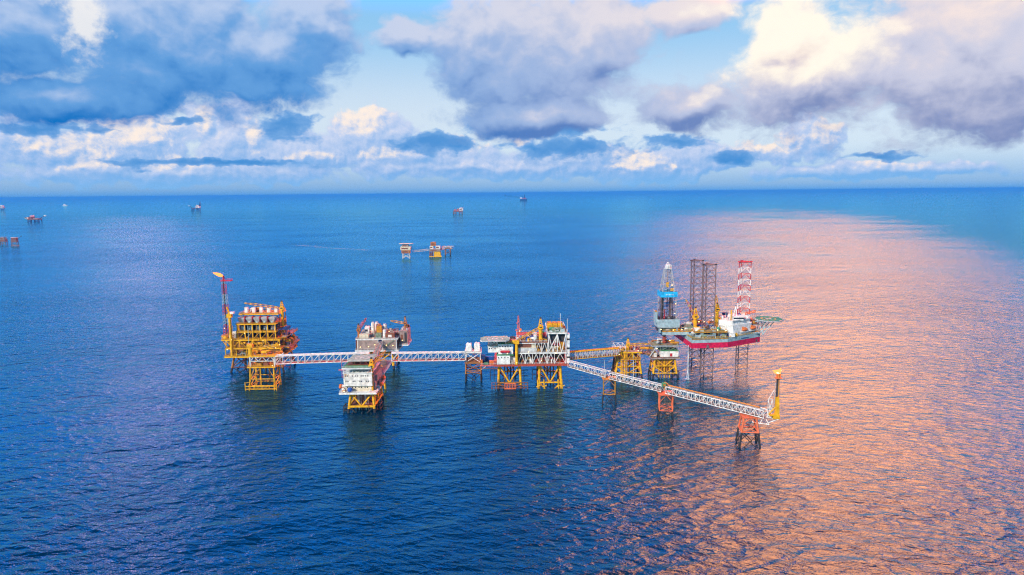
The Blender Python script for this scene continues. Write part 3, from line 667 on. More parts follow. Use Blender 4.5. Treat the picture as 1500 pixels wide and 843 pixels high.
deck(T, -119.5, -94.0, 454.6, 489, 15.0, 0.9, 'white_stained', 'white', 'white')
deck(T, -113, -95, 488.5, 528, 19.5, 0.8, 'leg_grey', 'pale_grey', 'pale_grey', sub='rear_deck')
T.part('rear_leg', MB().tube((-110, 515, -3), (-109, 512, 19), 0.8, 'yellow', 8)); T.part('rear_leg', MB().tube((-99, 515, -3), (-100, 512, 19), 0.8, 'yellow', 8))
T.part('underdeck_girder', MB().box(-113, -97, 458.2, 459.0, 12.6, 14.0, 'white_stained').box(-113, -97, 484.0, 484.8, 12.6, 14.0, 'rust'))
wall = T.part('accommodation_block', MB().box(-116.8, -97.2, 457.8, 486, 19.2, 27.8, 'white_stained').box(-116.0, -98, 458.8, 486, 15.0, 19.2, 'cream').box(-117.2, -96.8, 457.4, 486.2, 27.8, 28.3, 'white').box(-117.1, -96.9, 457.5, 486.1, 19.0, 19.3, 'white').box(-117.0, -97.0, 457.65, 486.1, 23.4, 23.6, 'white'))
for z, xs_ in ((26.0, (-115.2, -114.0, -110.6, -108.4, -107.0, -104.6, -103.2, -101.6, -100.0)), (22.2, (-115.2, -113.8, -110.2, -109.0, -105.6, -104.4, -101.2, -99.8)), (17.6, (-114.6, -111.0, -109.0, -106.6, -104.8, -102.4, -100.8))): windows(T, xs_, z, 457.78 if z > 19 else 458.78, 0.75, 0.85, wall)
T.part('side_cladding', MB().box(-97.0, -96.4, 460, 486, 15.2, 28, 'leg_grey').box(-96.4, -95.2, 466, 484, 19.4, 24.6, 'cladding').box(-96.4, -95.6, 461, 465, 15.2, 20.6, 'cladding'))
clutter(T, -96.2, -94.4, 464, 488, 15.0, 8, 5.5, ['rust', 'cladding', 'leg_grey', 'grey'], smin=0.8, smax=1.8); clutter(T, -118.9, -95, 455, 457.6, 15.0, 10, 2.2, ['rust', 'white', 'pipe_orange', 'white_stained', 'cladding'], 'btp', 0.8, 1.8)
clutter(T, -119.2, -117.4, 459, 486, 15.0, 6, 4, ['rust', 'white_stained', 'pink_red'], smin=0.8, smax=1.6)
T.part('water_tank', MB().vessel((-112.2, 455.8, 15.1), (-112.2, 455.8, 18.6), 1.75, 'blue', 14))
frame(T, (-116.8, -110.3, -103.8, -97.4), (458, 472, 486), 28.3, 31.6, 'white', 0.28, front='v', back='v', name='roof_truss')
clutter(T, -116, -98, 460, 485, 28.3, 9, 2.8, ['dark', 'rust', 'white', 'cladding'], 'bt')
T.part('roof_deck', MB().box(-117.2, -97.4, 455.6, 487, 31.6, 32.1, 'deck_green').box(-117.3, -97.3, 455.4, 455.6, 31.3, 32.3, 'pale_grey').box(-116, -98.6, 463.2, 485, 32.1, 32.3, 'rust')); T.part('railing', MB().rail([(-117.2, 487, 32.1), (-117.2, 455.7, 32.1), (-97.4, 455.7, 32.1)], 'pale_grey'))
frame(T, (-114, -110, -106, -102, -99), (463.6, 474, 481), 32.3, 35.0, 'rust', 0.28, name='helideck_support'); clutter(T, -115, -99, 464.4, 480, 32.3, 9, 2.3, ['white_stained', 'signal_red', 'rust'], 'b')
hd = T.part('helideck', MB().prism([(-114.6, 463), (-98.2, 463), (-97.6, 464), (-97.6, 480), (-99, 481.4), (-113.6, 481.4), (-115.2, 480), (-115.2, 464)], 35.0, 35.5, 'helideck_green', 'pale_grey'))
mb = MB(); cx, cy = -106.4, 472
for i in range(24):
    a, b = 2*math.pi*i/24, 2*math.pi*(i+1)/24; mb.v += [(cx+math.cos(a)*r, cy+math.sin(a)*r, 35.51) for r in (4.6, 5.1)]+[(cx+math.cos(b)*r, cy+math.sin(b)*r, 35.51) for r in (5.1, 4.6)]; n = len(mb.v); mb.face([n-4, n-3, n-2, n-1], 'pale_grey')
for sx in (-1, 1): mb.box(cx+sx*1.1-0.3, cx+sx*1.1+0.3, cy-2, cy+2, 35.505, 35.52, 'pale_grey')
mb.box(cx-0.8, cx+0.8, cy-0.3, cy+0.3, 35.505, 35.52, 'pale_grey'); T.part('helideck_marking', mb, hd)
crane(T, -97.6, 460, 15.0, 31.5, (-92.5, 486, 37.0), 'yellow', 0.95, 1.9, 3.6)
clutter(T, -112, -96, 489, 526, 19.5, 18, 4, ['rust', 'grey', 'leg_grey', 'cladding', 'yellow_old'])
T.part('flagpole', MB().tube((-120.3, 468, 22), (-120.3, 468, 36), 0.16, 'pink_red', 5).box(-122.5, -117.3, 467, 469, 27.6, 28.0, 'pink_red'))
lamps(T, [(-105.5, 456, 13.4), (-116, 454.5, 16.0), (-104, 487, 33)], 0.25)
lifeboat('orange enclosed lifeboat at the left edge of the living quarters deck', -120.9, 466, 16.2, 6.5, math.pi/2)
lifeboat('orange lifeboat at the right side of the living quarters, hung lower and nearer', -92.6, 468, 17.0, 6.0, math.pi/2)
lifeboat('orange lifeboat at the right side of the living quarters, the farther and higher one', -92.4, 476, 19.6, 6.0, math.pi/2)

# ================================================================== compression platform behind it
T = Thing('compression_platform', 'rusty brown clad platform with white vent hoods and two orange cranes behind the living quarters', 'oil platform', (-117, 590, 0))
jacket(T, (-130, -104.5, 578, 600), (-131.5, -103, 576, 602), 14.5, 'yellow', zs=3.0, r=1.05, levels=(5.0,), style='v', rb=0.5)
T.part('underdeck_girder', MB().box(-134, -99, 577.2, 578.4, 13.2, 15.6, 'yellow_old').box(-134, -99, 600, 601, 13.2, 15.6, 'yellow_old').box(-131, -129.5, 578.4, 600, 13.0, 15.5, 'yellow').box(-105, -103.5, 578.4, 600, 13.0, 15.5, 'yellow'))
deck(T, -135.5, -98.2, 574.6, 605, 17.2, 1.3, 'cladding', 'pale_grey', 'pale_grey')
T.part('cladding_wall', MB().box(-133.2, -115.8, 575.4, 576, 17.4, 25.6, 'cladding').box(-133.4, -115.6, 575.2, 576.1, 25.6, 26.3, 'white').box(-133.6, -133.1, 575.2, 576.1, 17.2, 26.3, 'white').box(-115.9, -115.5, 575.2, 576.1, 17.2, 26.3, 'white'))
T.part('cladding_wall', MB().box(-111.8, -100.2, 575.4, 576, 17.4, 25.6, 'cladding').box(-112, -99.8, 575.2, 576.1, 25.6, 26.3, 'white').box(-112.3, -111.7, 575.2, 576.1, 17.2, 26.3, 'white').box(-100.3, -99.7, 575.2, 576.1, 17.2, 26.3, 'white'))
T.part('doorway', MB().box(-115.5, -112.3, 577, 579, 17.4, 25.2, 'navy').box(-115.3, -112.5, 576, 576.8, 19.6, 22.4, 'pale_grey'))
stairs(T, (-110.8, 574.6, 19.0), (-102, 574.6, 25.4), 'green')
T.part('side_wall', MB().box(-135.3, -134.6, 577, 603, 17.4, 25.0, 'rust').box(-99.6, -99.0, 577, 603, 17.4, 25.4, 'rust'))
deck(T, -134.8, -98.6, 575, 604.5, 26.9, 0.5, 'cladding', 'white', 'pale_grey', sub='upper_deck')
pal2 = ['white_stained', 'cladding', 'pale_grey', 'cream', 'rust', 'white_stained', 'cladding', 'rust', 'orange_brown', 'grey']
clutter(T, -133, -122, 577, 603, 26.9, 24, 8, pal2); clutter(T, -114, -99, 577, 603, 26.9, 26, 7, pal2); clutter(T, -122, -114, 590, 604, 26.9, 8, 9, pal2)
T.part('control_module', MB().box(-132, -124, 576.2, 583, 26.9, 30.6, 'cream').box(-129, -125, 584, 590, 26.9, 35.2, 'white').box(-128.2, -126, 583.9, 584, 31.5, 33.4, 'glass'))
for i, (x, y, h) in enumerate(((-121.6, 586, 39.0), (-119.6, 592, 38.0), (-111.6, 588, 37.0))):
    st = T.part('vent_hood', MB().lathe((x, y, 26.9), (x, y, h), ((0, 1.7), (0.9, 1.7), (1, 1.2)), 'white_stained', 12)); T.part('hood_rim', MB().lathe((x, y, h), (x, y, h+0.4), ((0, 1.35), (1, 1.35)), 'pale_grey', 12), st)
T.part('exhaust_stack', MB().box(-118, -113.6, 582, 587, 30.6, 36.4, 'yellow_old').box(-117, -114.6, 583, 586, 36.4, 38.0, 'orange_brown').box(-118.4, -113.4, 578, 582, 27, 31.0, 'rig_green'))
T.part('storage_tank', MB().lathe((-110.6, 580, 26.9), (-110.6, 580, 34), ((0, 1.5), (0.94, 1.5), (1, 0.8)), 'white', 12))
T.part('equipment_module', MB().box(-109.4, -101.6, 576.4, 584, 26.95, 31.4, 'rust').box(-107, -104, 576.3, 576.4, 28, 30, 'white_stained'))
deck(T, -98.4, -90.6, 580, 602, 20.4, 0.6, 'cladding', 'white', 'pale_grey', sub='side_deck'); T.part('side_module', MB().box(-97.8, -91.2, 581, 600, 20.6, 32.0, 'cladding').box(-98, -91, 580.8, 600.2, 32, 32.5, 'cladding').box(-97, -95, 580.8, 581, 23, 29, 'rust').box(-93.8, -91.8, 580.8, 581, 22, 31, 'dark'))
clutter(T, -98, -91, 582, 600, 32.5, 7, 3, pal2)
crane(T, -133, 580, 26.9, 33.0, (-131, 602, 40.0), 'orange_brown', 1.1, 1.7, 3.4, 'signal_red'); crane(T, -94.4, 592, 32.5, 36.2, (-108, 596, 38.6), 'orange_brown', 1.0, 1.5, 4.5, 'yellow')
lamps(T, [(-131, 575, 19.5), (-124, 575, 19.8), (-118.5, 575, 21.5), (-108.6, 575, 21.0), (-103, 575, 20.6), (-95.6, 580.4, 24), (-120, 576, 27.2), (-106, 576, 33)], 0.24)
bridge('covered_walkway', 'narrow grey walkway sloping down from the rusty brown platform to the white footbridges', 'bridge', (-112.9, 575, 21.6), (-109.5, 529, 21.2), 3.0, 3.0, 9, 'cladding', 'pale_grey', 'cladding', (), 'footbridges of the complex')

# ================================================================== tower with two white tanks
T = Thing('support_tower', 'rusty bridge tower with white braced top carrying two white tanks', 'bridge tower', (-32, 540, 0))
jacket(T, (-37.6, -26.0, 534.4, 545.5), (-38.0, -25.6, 533.6, 546.2), 15.0, 'orange_brown', low='growth', zs=6.4, r=0.55, levels=(6.2, 8.6), style='x', rb=0.26)
deck(T, -38.4, -25.2, 533.8, 546, 15.6, 0.6, 'rust', 'orange_brown', 'orange_brown')
frame(T, (-37.6, -26.0), (534.4, 545.5), 15.6, 23.6, 'white', 0.42, front='x', back='x', name='upper_frame'); T.part('windbreak', MB().box(-37, -26.6, 536, 536.3, 15.7, 19.4, 'rust')); clutter(T, -37, -27, 537, 545, 15.6, 4, 3.5, ['rust', 'pink_red', 'cladding'])
deck(T, -38.4, -25.2, 533.8, 546, 24.0, 0.5, 'white', 'white', 'white', sub='top_deck')
for x, h in ((-35.2, 29.6), (-28.6, 29.9)):
    tk = T.part('white_tank', MB().box(x-2.2, x+2.2, 535.2, 540.8, 24.3, h, 'white').frustum((x-2.2, x+2.2, 535.2, 540.8), (x-1.5, x+1.5, 536.4, 539.6), h, h+0.9, 'white')); T.part('hatch', MB().tube((x-0.6, 538, h+0.9), (x-0.6, 538, h+1.6), 0.6, 'pale_grey', 8), tk)
clutter(T, -33, -30.9, 541, 545, 24.0, 2, 3.0, ['green', 'grey'], 'bt', 0.8, 1.4)
T.part('stay', MB().tube((-26, 534.6, 9.0), (-18.6, 530.6, 15.0), 0.28, 'pale_grey', 6))
T = Thing('link_deck', 'short low deck with cargo linking the white tank tower to the central platform', 'walkway', (-19, 526, 15)); deck(T, -25.4, -11.6, 519, 536, 17.2, 0.7, 'rust', 'pink_red', 'pale_grey'); T.part('girder', zig(MB(), (-25.4, 519.4, 14.2), (-11.6, 519.4, 14.2), 2.3, 4, 'rust', 0.25, 0.18))
container('tall dark blue cargo container beside the white tank tower', -23.2, 524.5, 17.2, 3.0, 3.0, 6.8, 'navy'); container('orange red cargo container lying on the link deck beside the helideck building', -15.2, 520.8, 17.2, 6.6, 2.6, 3.0, 'orange')
container('dark blue cargo container lying behind the orange red one on the link deck', -18.6, 527.5, 17.2, 7.0, 2.6, 4.6, 'blue'); container('small green cargo container lying on the link deck between tower and orange container', -20.9, 520.7, 17.2, 3.6, 2.4, 1.7, 'green'); container('small orange cargo container against the foot of the white tank tower', -24.4, 520.6, 17.2, 1.9, 2.2, 3.6, 'orange')

# ================================================================== central production platform
T = Thing('production_platform', 'wide central platform with white zigzag trusses, helideck and yellow crane on two yellow jackets', 'oil platform', (13, 528, 0))
for x0, x1 in ((-10.6, 5.4), (20.8, 36.6)):
    jacket(T, (x0, x1, 513.5, 544), (x0-0.8, x1+0.8, 512, 546), 18.6, 'yellow', low='yellow_old' if x0 > 0 else 'rust', zs=3.4, r=1.0, levels=(4.6,), style='v', nx=2, ny=2, rb=0.6)
    for x in (x0+4, x0+6.4, x0+8.8, x0+11.2): T.part('conductor', MB().tube((x, 524, -3), (x, 524, 18.6), 0.5, rnd.choice(('rust', 'navy', 'orange_brown')), 8))
mb = MB()
for x in (-16.2, -13.4, -6.5, 2.2, 8.6, 11.4): mb.tube((x, 510.4, -3), (x, 510.4, 5.6), 0.36, 'rust', 6)
for z in (1.0, 3.0, 5.2): mb.tube((-16.2, 510.4, z), (11.4, 510.4, z), 0.28, 'rust', 6)
for i in range(8): mb.tube((-6.5+i*1.24, 510.2, 0.2), (-6.5+i*1.24, 510.2, 4.6), 0.24, 'tower_red', 5)
mb.tube((-6.6, 510.2, 4.5), (2.3, 510.2, 4.5), 0.4, 'tower_red', 6).tube((-6.6, 510.2, 0.4), (2.3, 510.2, 0.4), 0.4, 'tower_red', 6); T.part('boat_landing', mb)
mb = MB()
for x0, x1, z in ((-17.6, -14.6, 13.5), (6.6, 8.6, 13.0), (15.2, 18.6, 13.4)):
    for x in (x0, x1): mb.tube((x, 518, z-8.5), (x, 518, z), 0.3, 'dark', 6)
    for dz in (0, -4.2): mb.tube((x0, 518, z+dz), (x1+3.4, 518, z+dz), 0.25, 'dark', 6)
T.part('access_ladder', mb)
mb = MB()
for x in (19.6, 24.4, 35.4, 38.2): mb.tube((x, 511.6, -2), (x-0.6, 511.6, 7), 0.6, 'yellow', 6).tube((x-1.6, 511.4, 1.4), (x+1.6, 511.4, 2.4), 0.5, 'yellow', 6)
T.part('fender', mb)
deck(T, -14.5, 42.6, 508.4, 549, 20.0, 1.1, 'deck_red', 'deck_red', None)
T.part('railing', MB().rail([(-14.5, 508.4, 20.1), (42.6, 508.4, 20.1)], 'white')); T.part('underdeck_girder', MB().box(-14, 42, 512.4, 513.2, 17.6, 18.7, 'rust').box(-14, 42, 544, 544.8, 17.6, 18.7, 'rust').box(13, 14, 513.2, 544, 17.8, 18.8, 'rust'))
deck(T, 3.0, 41.2, 510.2, 548, 28.8, 0.6, 'rust', 'white', 'white', sub='middle_deck')
frame(T, (4.0, 9.6, 15.2, 20.8, 26.4, 32.0, 40.6), (510.4, 529, 547.5), 20.0, 28.2, 'white', 0.31, front='a', back='x', name='truss_frame')
pal3 = ['rust', 'deck_red', 'cream', 'signal_red', 'dark', 'cladding', 'orange_brown', 'yellow_old', 'white_stained', 'green']
clutter(T, 5, 40, 511, 513.4, 20.0, 22, 5.5, pal3, 'ppbt', 0.8, 2.0); clutter(T, 5, 40, 512.5, 522, 20.0, 26, 6.5, pal3); clutter(T, 4, 40, 523, 546, 20.0, 10, 6.5, pal3)
T.part('firewall', MB().box(3.4, 40.4, 523, 523.4, 20.1, 28.1, 'rust'))
# middle storey
T.part('workshop', MB().box(3.6, 17.0, 511.0, 524, 29.0, 32.2, 'pale_grey').box(3.4, 17.2, 510.8, 524.2, 32.2, 32.6, 'cream').box(5, 14.4, 511.2, 524, 32.6, 35.8, 'rust').box(14.4, 17.2, 511.4, 524, 32.6, 35.8, 'cream'))
frame(T, (17.6, 22.2, 26.8), (510.6, 529, 547.5), 29.0, 36.4, 'white', 0.29, front='a', back='x', name='truss_frame'); clutter(T, 18, 27, 512.6, 522, 28.8, 9, 5.5, pal3+['yellow', 'yellow']); clutter(T, 4, 28, 526, 546, 28.8, 8, 6, pal3)
T.part('firewall', MB().box(17.4, 40.4, 524.4, 524.8, 29, 36, 'cladding'))
deck(T, 3.2, 27.4, 510.6, 548, 36.9, 0.5, 'deck_red', 'rust', 'white', sub='upper_deck')
T.part('deck_edge', MB().box(3.0, 17.5, 510.2, 510.6, 35.7, 36.3, 'white'))
clutter(T, 5, 26, 511.2, 514, 36.9, 14, 3.0, ['yellow', 'yellow_old', 'rust', 'dark', 'rig_green'], 'ppb', 0.8, 2.2); clutter(T, 4, 26, 512, 530, 36.9, 26, 5.4, ['blue', 'signal_red', 'pale_grey', 'dark', 'rust', 'white_stained', 'rig_green', 'green', 'cream'])
T.part('storage_tank', MB().lathe((17.6, 514, 36.9), (17.6, 514, 42.2), ((0, 1.5), (0.95, 1.5), (1, 0.9)), 'pale_grey', 12)); T.part('storage_tank', MB().lathe((11.4, 513.5, 36.9), (11.4, 513.5, 40.6), ((0, 1.3), (0.95, 1.3), (1, 0.9)), 'blue', 12))
# right tower
frame(T, (27.6, 34.2, 40.8), (510.4, 529, 547.5), 29.0, 43.6, 'white', 0.4, front='v', back='x', name='tower_frame')
T.part('tower_brace', MB().tube((28, 510.4, 30), (34.2, 510.4, 42.6), 0.34, 'white', 6).box(28.2, 40.2, 513.2, 513.5, 37.4, 42.8, 'dark').box(28.2, 40.2, 512.6, 513, 29.0, 33.2, 'cream').box(36, 40, 511.8, 512.2, 30.5, 36.5, 'yellow_old'))
clutter(T, 28.5, 40, 514.5, 522, 28.8, 8, 7, pal3+['yellow']); deck(T, 26.9, 41.6, 509.8, 548, 44.2, 0.6, 'rig_green', 'white', 'white', sub='tower_deck')
T.part('stair_tower', MB().box(41.4, 43.6, 511, 515, 20.2, 43.0, 'white').box(41.3, 43.7, 510.9, 511, 24, 25.4, 'dark').box(41.3, 43.7, 510.9, 511, 31, 32.4, 'dark').box(41.3, 43.7, 510.9, 511, 38, 39.4, 'dark'))
clutter(T, 28, 41, 511, 516, 44.2, 16, 3.2, ['green', 'rig_green', 'pale_grey', 'grey', 'cyan_grey']); clutter(T, 27.4, 41, 517, 530, 44.2, 16, 6.0, ['yellow', 'yellow', 'yellow_old', 'yellow', 'orange_brown'])
clutter(T, 18, 27, 511.4, 513.4, 28.8, 12, 5.0, ['yellow', 'yellow_old', 'rust', 'dark'], 'ppb', 0.8, 2.0); clutter(T, 28, 40, 511.2, 513, 28.8, 10, 5.0, ['yellow', 'yellow_old', 'rust', 'green'], 'ppb', 0.8, 2.0)
for x in (28.6, 32.6, 36.6): T.part('cooling_unit', MB().box(x-1.8, x+1.8, 516, 524, 47.0, 49.9, 'yellow').box(x-1.5, x+1.5, 517, 523, 49.9, 50.6, 'yellow_old').box(x-1.4, x-1.0, 517, 517.4, 44.2, 47, 'yellow').box(x+1.0, x+1.4, 517, 517.4, 44.2, 47, 'yellow').box(x-1.2, x+1.2, 515.9, 516, 47.6, 49.2, 'yellow_old'))
crane(T, 21.6, 513.5, 36.9, 47.0, (4.6, 511.6, 38.8), 'yellow', 1.5, 2.0, 5.0, 'yellow_old')
for x, z0, z1 in ((36.6, 44.2, 58.6), (41.9, 43.0, 54.6)): T.part('whip_antenna', MB().tube((x, 512, z0), (x, 512, z1), 0.16, 'white', 5))
# left: quarters stepped under the helideck
wall = T.part('quarters_block', MB().box(-18.8, -11.0, 508.6, 528, 29.6, 34.6, 'white').box(-11.0, 0.2, 507.6, 528, 28.4, 36.2, 'white').box(-12.0, -2.0, 507.9, 526, 20.4, 27.4, 'white').box(-11.2, 0.4, 507.4, 528.2, 36.2, 36.7, 'deck_green').box(-12.2, 0.6, 507.5, 527, 27.4, 28.0, 'deck_green').box(-19.2, -11.2, 508.2, 528, 34.6, 35.0, 'cream').box(-17.0, -4.0, 512, 526, 35.0, 38.6, 'white_stained'))
windows(T, (-17.6, -16.0, -13.4), 32.6, 508.55, 0.8, 0.8, wall); windows(T, (-9.6, -7.6, -5.6, -3.6, -1.6), 34.4, 507.55, 0.8, 0.8, wall); windows(T, (-15.6, -13.0, -10.4, -7.8), 37.0, 511.95, 0.9, 1.0, wall); windows(T, (-10.8, -8.4, -6.0, -3.6), 25.6, 507.85, 0.8, 0.8, wall)
T.part('lifeboat_davit', MB().vessel((-9.4, 506.4, 30.6), (-2.0, 506.4, 30.6), 0.95, 'signal_red', 10).tube((-9, 507.6, 32.4), (-9, 506.2, 32.2), 0.15, 'rust', 5).tube((-3, 507.6, 32.4), (-3, 506.2, 32.2), 0.15, 'rust', 5))
T.part('stores_wall', MB().box(1.0, 3.0, 512, 524, 26, 36, 'navy').box(-2.0, 2.6, 511, 524, 20.4, 25.6, 'white_stained'))
clutter(T, -13.6, 2.6, 508.8, 511.8, 20.0, 14, 3.4, ['white', 'white_stained', 'dark', 'cream', 'rust'], 'btp', 0.8, 2.0)
T.part('yellow_column', MB().tube((3.0, 508.8, 20.1), (3.0, 508.8, 36.2), 1.15, 'yellow', 12).box(-0.6, 5.0, 507.4, 511, 36.2, 38.8, 'yellow').box(-2.6, 0.4, 507.8, 510, 37.2, 38.4, 'yellow_old'))
T.part('helideck_support', MB().tube((-20, 505.4, 39.6), (-16.4, 512, 34.8), 0.3, 'white', 6).tube((-13, 503.4, 39.6), (-11, 508.6, 36), 0.3, 'white', 6).tube((-6, 503.4, 39.6), (-5, 508, 36.6), 0.3, 'white', 6).box(-22.6, -4.2, 504.4, 505.0, 38.9, 39.8, 'white').box(-22.6, -4.2, 512, 512.6, 38.7, 39.8, 'white').box(-21, -4.4, 508, 518, 38.6, 38.8, 'pale_grey'))
hd = T.part('helideck', MB().prism([(-22.6, 500.4), (-5, 500.4), (-2.6, 503), (-2.6, 514), (-5, 516.6), (-21.6, 516.6), (-24.4, 513.6), (-24.4, 502.4)], 39.8, 40.4, 'helideck_green', 'white'))
mb = MB(); cx, cy = -13.4, 508.5
for i in range(28):
    a, b = 2*math.pi*i/28, 2*math.pi*(i+1)/28; mb.v += [(cx+math.cos(a)*r, cy+math.sin(a)*r, 40.42) for r in (5.6, 6.2)]+[(cx+math.cos(b)*r, cy+math.sin(b)*r, 40.42) for r in (6.2, 5.6)]; n = len(mb.v); mb.face([n-4, n-3, n-2, n-1], 'pale_grey')
for sx in (-1, 1): mb.box(cx+sx*1.6-0.35, cx+sx*1.6+0.35, cy-2.2, cy+2.2, 40.41, 40.43, 'white')
mb.box(cx-1.2, cx+1.2, cy-0.35, cy+0.35, 40.41, 40.43, 'white'); mb.box(-22.4, -4.6, 515.4, 515.8, 40.41, 40.43, 'yellow'); mb.box(-22.4, -4.6, 501.2, 501.7, 40.41, 40.43, 'pale_grey'); T.part('helideck_marking', mb, hd)
T.part('safety_net', MB().rail([(-22.6, 500.1, 39.2), (-5, 500.1, 39.2), (-2.3, 503, 39.2), (-2.3, 514, 39.2)], 'pale_grey', 1.3, 2.0))
clutter(T, -2, 3.4, 512, 524, 36.4, 8, 4.2, ['pink_red', 'signal_red', 'white', 'white_stained', 'dark'])
mb = MB(); bx, by = 4.6, 513.0
for i in range(9):
    za, zb = 36.9+i*2.25, 36.9+(i+1)*2.25; wa, wb = 1.5-1.2*i/9, 1.5-1.2*(i+1)/9; c = 'white_stained' if i < 2 else ('tower_red' if i % 2 else 'pink_red')
    for k, (sx, sy) in enumerate(((-1,-1),(1,-1),(1,1),(-1,1))):
        tx, ty = ((1,-1),(1,1),(-1,1),(-1,-1))[k]
        mb.tube((bx+sx*wa, by+sy*wa, za), (bx+sx*wb, by+sy*wb, zb), 0.2, c, 4); mb.tube((bx+sx*wa, by+sy*wa, za), (bx+tx*wb, by+ty*wb, zb), 0.13, c, 4); mb.tube((bx+sx*wa, by+sy*wa, za), (bx+tx*wa, by+ty*wa, za), 0.13, c, 4)
ms = T.part('radio_mast', mb)
for dx_, z, r in ((1.4, 46.4, 1.15), (-1.5, 46.0, 0.8), (-1.0, 51.4, 0.6)): T.part('dish_antenna', MB().lathe((bx+dx_, by-0.9, z), (bx+dx_, by-0.3, z), ((0, r), (0.5, r*0.8), (1, r*0.2)), 'orange' if r > 1 else 'pink_red', 12), ms)
lamps(T, [(22, 509, 22.5), (3, 507.6, 21.4), (5.6, 512, 45.2), (12, 509.8, 29.2), (33, 509.4, 28.0), (-4, 506.8, 29)], 0.22)

# ================================================================== right: yellow bridge and the two wellhead platforms
bridge('footbridge', 'yellow truss footbridge with dense lattice between the central platform and the yellow wellhead platform', 'bridge', (43.8, 517, 21.8), (84, 534, 20.6), 4.0, 5.6, 20, 'yellow', 'pale_grey', 'rust', ((-1.4, 5.9, 0.4, 'yellow', 0, 1), (0.6, 5.95, 0.4, 'pipe_orange', 0, 1), (-1.0, 1.2, 0.5, 'yellow_old', 0, 1)), 'footbridges of the complex', 'w')
T = Thing('wellhead_platform', 'yellow wellhead platform with thick risers and low crane beside the yellow footbridge', 'oil platform', (93, 545, 0))
jacket(T, (85.0, 102.4, 539, 553), (82.6, 104.4, 536.5, 556), 16.0, 'yellow', low='growth', zs=4.2, r=0.75, levels=(4.8, 10.0), style='v', rb=0.42)
mb = MB()
for x, y, c in ((82.4, 545, 'rust'), (84.0, 552, 'growth'), (80.8, 540, 'growth'), (86, 556, 'rust')): mb.tube((x-1.4, y-1, -3), (x+1.4, y+1, 17), 0.55, c, 8)
T.part('dark_riser', mb)
for i, (x, z) in enumerate(((87.6, 24.6), (89.0, 25.6), (90.6, 22.8), (92.2, 24.0))): T.part('riser', MB().tube((x, 537.4, 0.6), (x, 537.4, z), 0.52, ('yellow', 'yellow_old')[i % 2], 10))
T.part('riser', MB().tube((97.6, 537.6, -2), (97.6, 537.6, 20), 0.3, 'pale_grey', 8)); T.part('riser', MB().tube((95, 542, -2), (95, 542, 17), 0.7, 'yellow_old', 8)); T.part('riser', MB().tube((99.4, 544, -2), (99.4, 544, 17), 0.5, 'rust', 8))
deck(T, 84.0, 103.0, 536.6, 556, 16.6, 0.6, 'rust', 'yellow_old', 'yellow'); deck(T, 82.4, 104, 537, 556, 22.0, 0.6, 'rust', 'yellow', 'white', sub='upper_deck')
frame(T, (84.6, 90, 96.4, 102.6), (537.4, 555), 16.6, 21.6, 'yellow', 0.35, front='v', back='x'); clutter(T, 85, 103, 538.6, 554, 16.6, 14, 4.2, ['rust', 'yellow', 'yellow_old', 'signal_red', 'white_stained', 'cladding'])
clutter(T, 83, 103, 538, 555, 22.0, 18, 3.8, ['rust', 'yellow', 'yellow_old', 'white_stained', 'cladding', 'orange_brown']); frame(T, (83, 87, 91), (538, 552), 22.0, 26.6, 'white', 0.2, front='x', back='x', name='pipe_rack')
crane(T, 93.4, 541, 22.0, 26.4, (111.0, 541, 27.8), 'yellow', 0.9, 1.6, 3.8, 'yellow_old')
lamps(T, [(86, 536.8, 20), (101, 536.8, 23)], 0.22)
bridge('footbridge', 'short rusty yellow footbridge between the two yellow wellhead platforms', 'bridge', (103.6, 545, 19.4), (115.2, 545, 19.2), 8.0, 4.2, 4, 'yellow_old', 'rust', 'cladding', ((-2, 4.6, 0.5, 'yellow', 0, 1), (0, 4.5, 0.4, 'orange_brown', 0, 1), (2.4, 4.6, 0.6, 'cladding', 0, 1)), 'footbridges of the complex', 'w')
T = Thing('wellhead_platform', 'wellhead platform with white box module under the derrick of the jack-up rig', 'oil platform', (123, 545, 0))
jacket(T, (115.4, 131.0, 539, 551), (113.0, 133.0, 536.5, 553.5), 16.4, 'yellow', low='growth', zs=4.0, r=0.7, levels=(4.2, 10), style='v', rb=0.42)
T.part('conductor_guide', MB().frustum((119, 127, 540.5, 549), (115.8, 130.6, 539.6, 550), 5.2, 15.6, 'yellow_old'))
for i in range(5): T.part('conductor', MB().tube((118.6+i*2.2, 539.4, -3), (118.6+i*2.2, 539.4, 16), 0.4, ('yellow', 'orange_brown')[i % 2], 8))
mb = MB()
for x in (110.6, 112.0, 133.6, 135.0): mb.tube((x, 540, -3), (x, 540, 6), 0.35, 'growth', 6)
for z in (2.0, 5.0): mb.tube((110.6, 540, z), (135, 540, z), 0.28, 'growth', 6)
T.part('boat_landing', mb)
deck(T, 111.6, 134.6, 536.4, 554, 17.2, 0.8, 'rust', 'cladding', None)
md = T.part('box_module', MB().box(119.2, 133.6, 537.4, 549, 17.6, 22.4, 'white_stained').box(119.0, 133.8, 537.2, 549.2, 22.4, 22.8, 'deck_green').box(126.0, 126.3, 537.3, 537.4, 17.6, 22.4, 'grey')); T.part('sign', MB().box(126.8, 128.6, 537.25, 537.38, 18.0, 20.6, 'signal_red'), md)
clutter(T, 112, 119, 538, 553, 17.2, 9, 4.4, ['rust', 'cladding', 'yellow_old', 'white_stained', 'grey']); clutter(T, 119.6, 133, 539, 549, 22.8, 8, 2.6, ['rig_green', 'rust', 'yellow_old', 'grey', 'dark'])
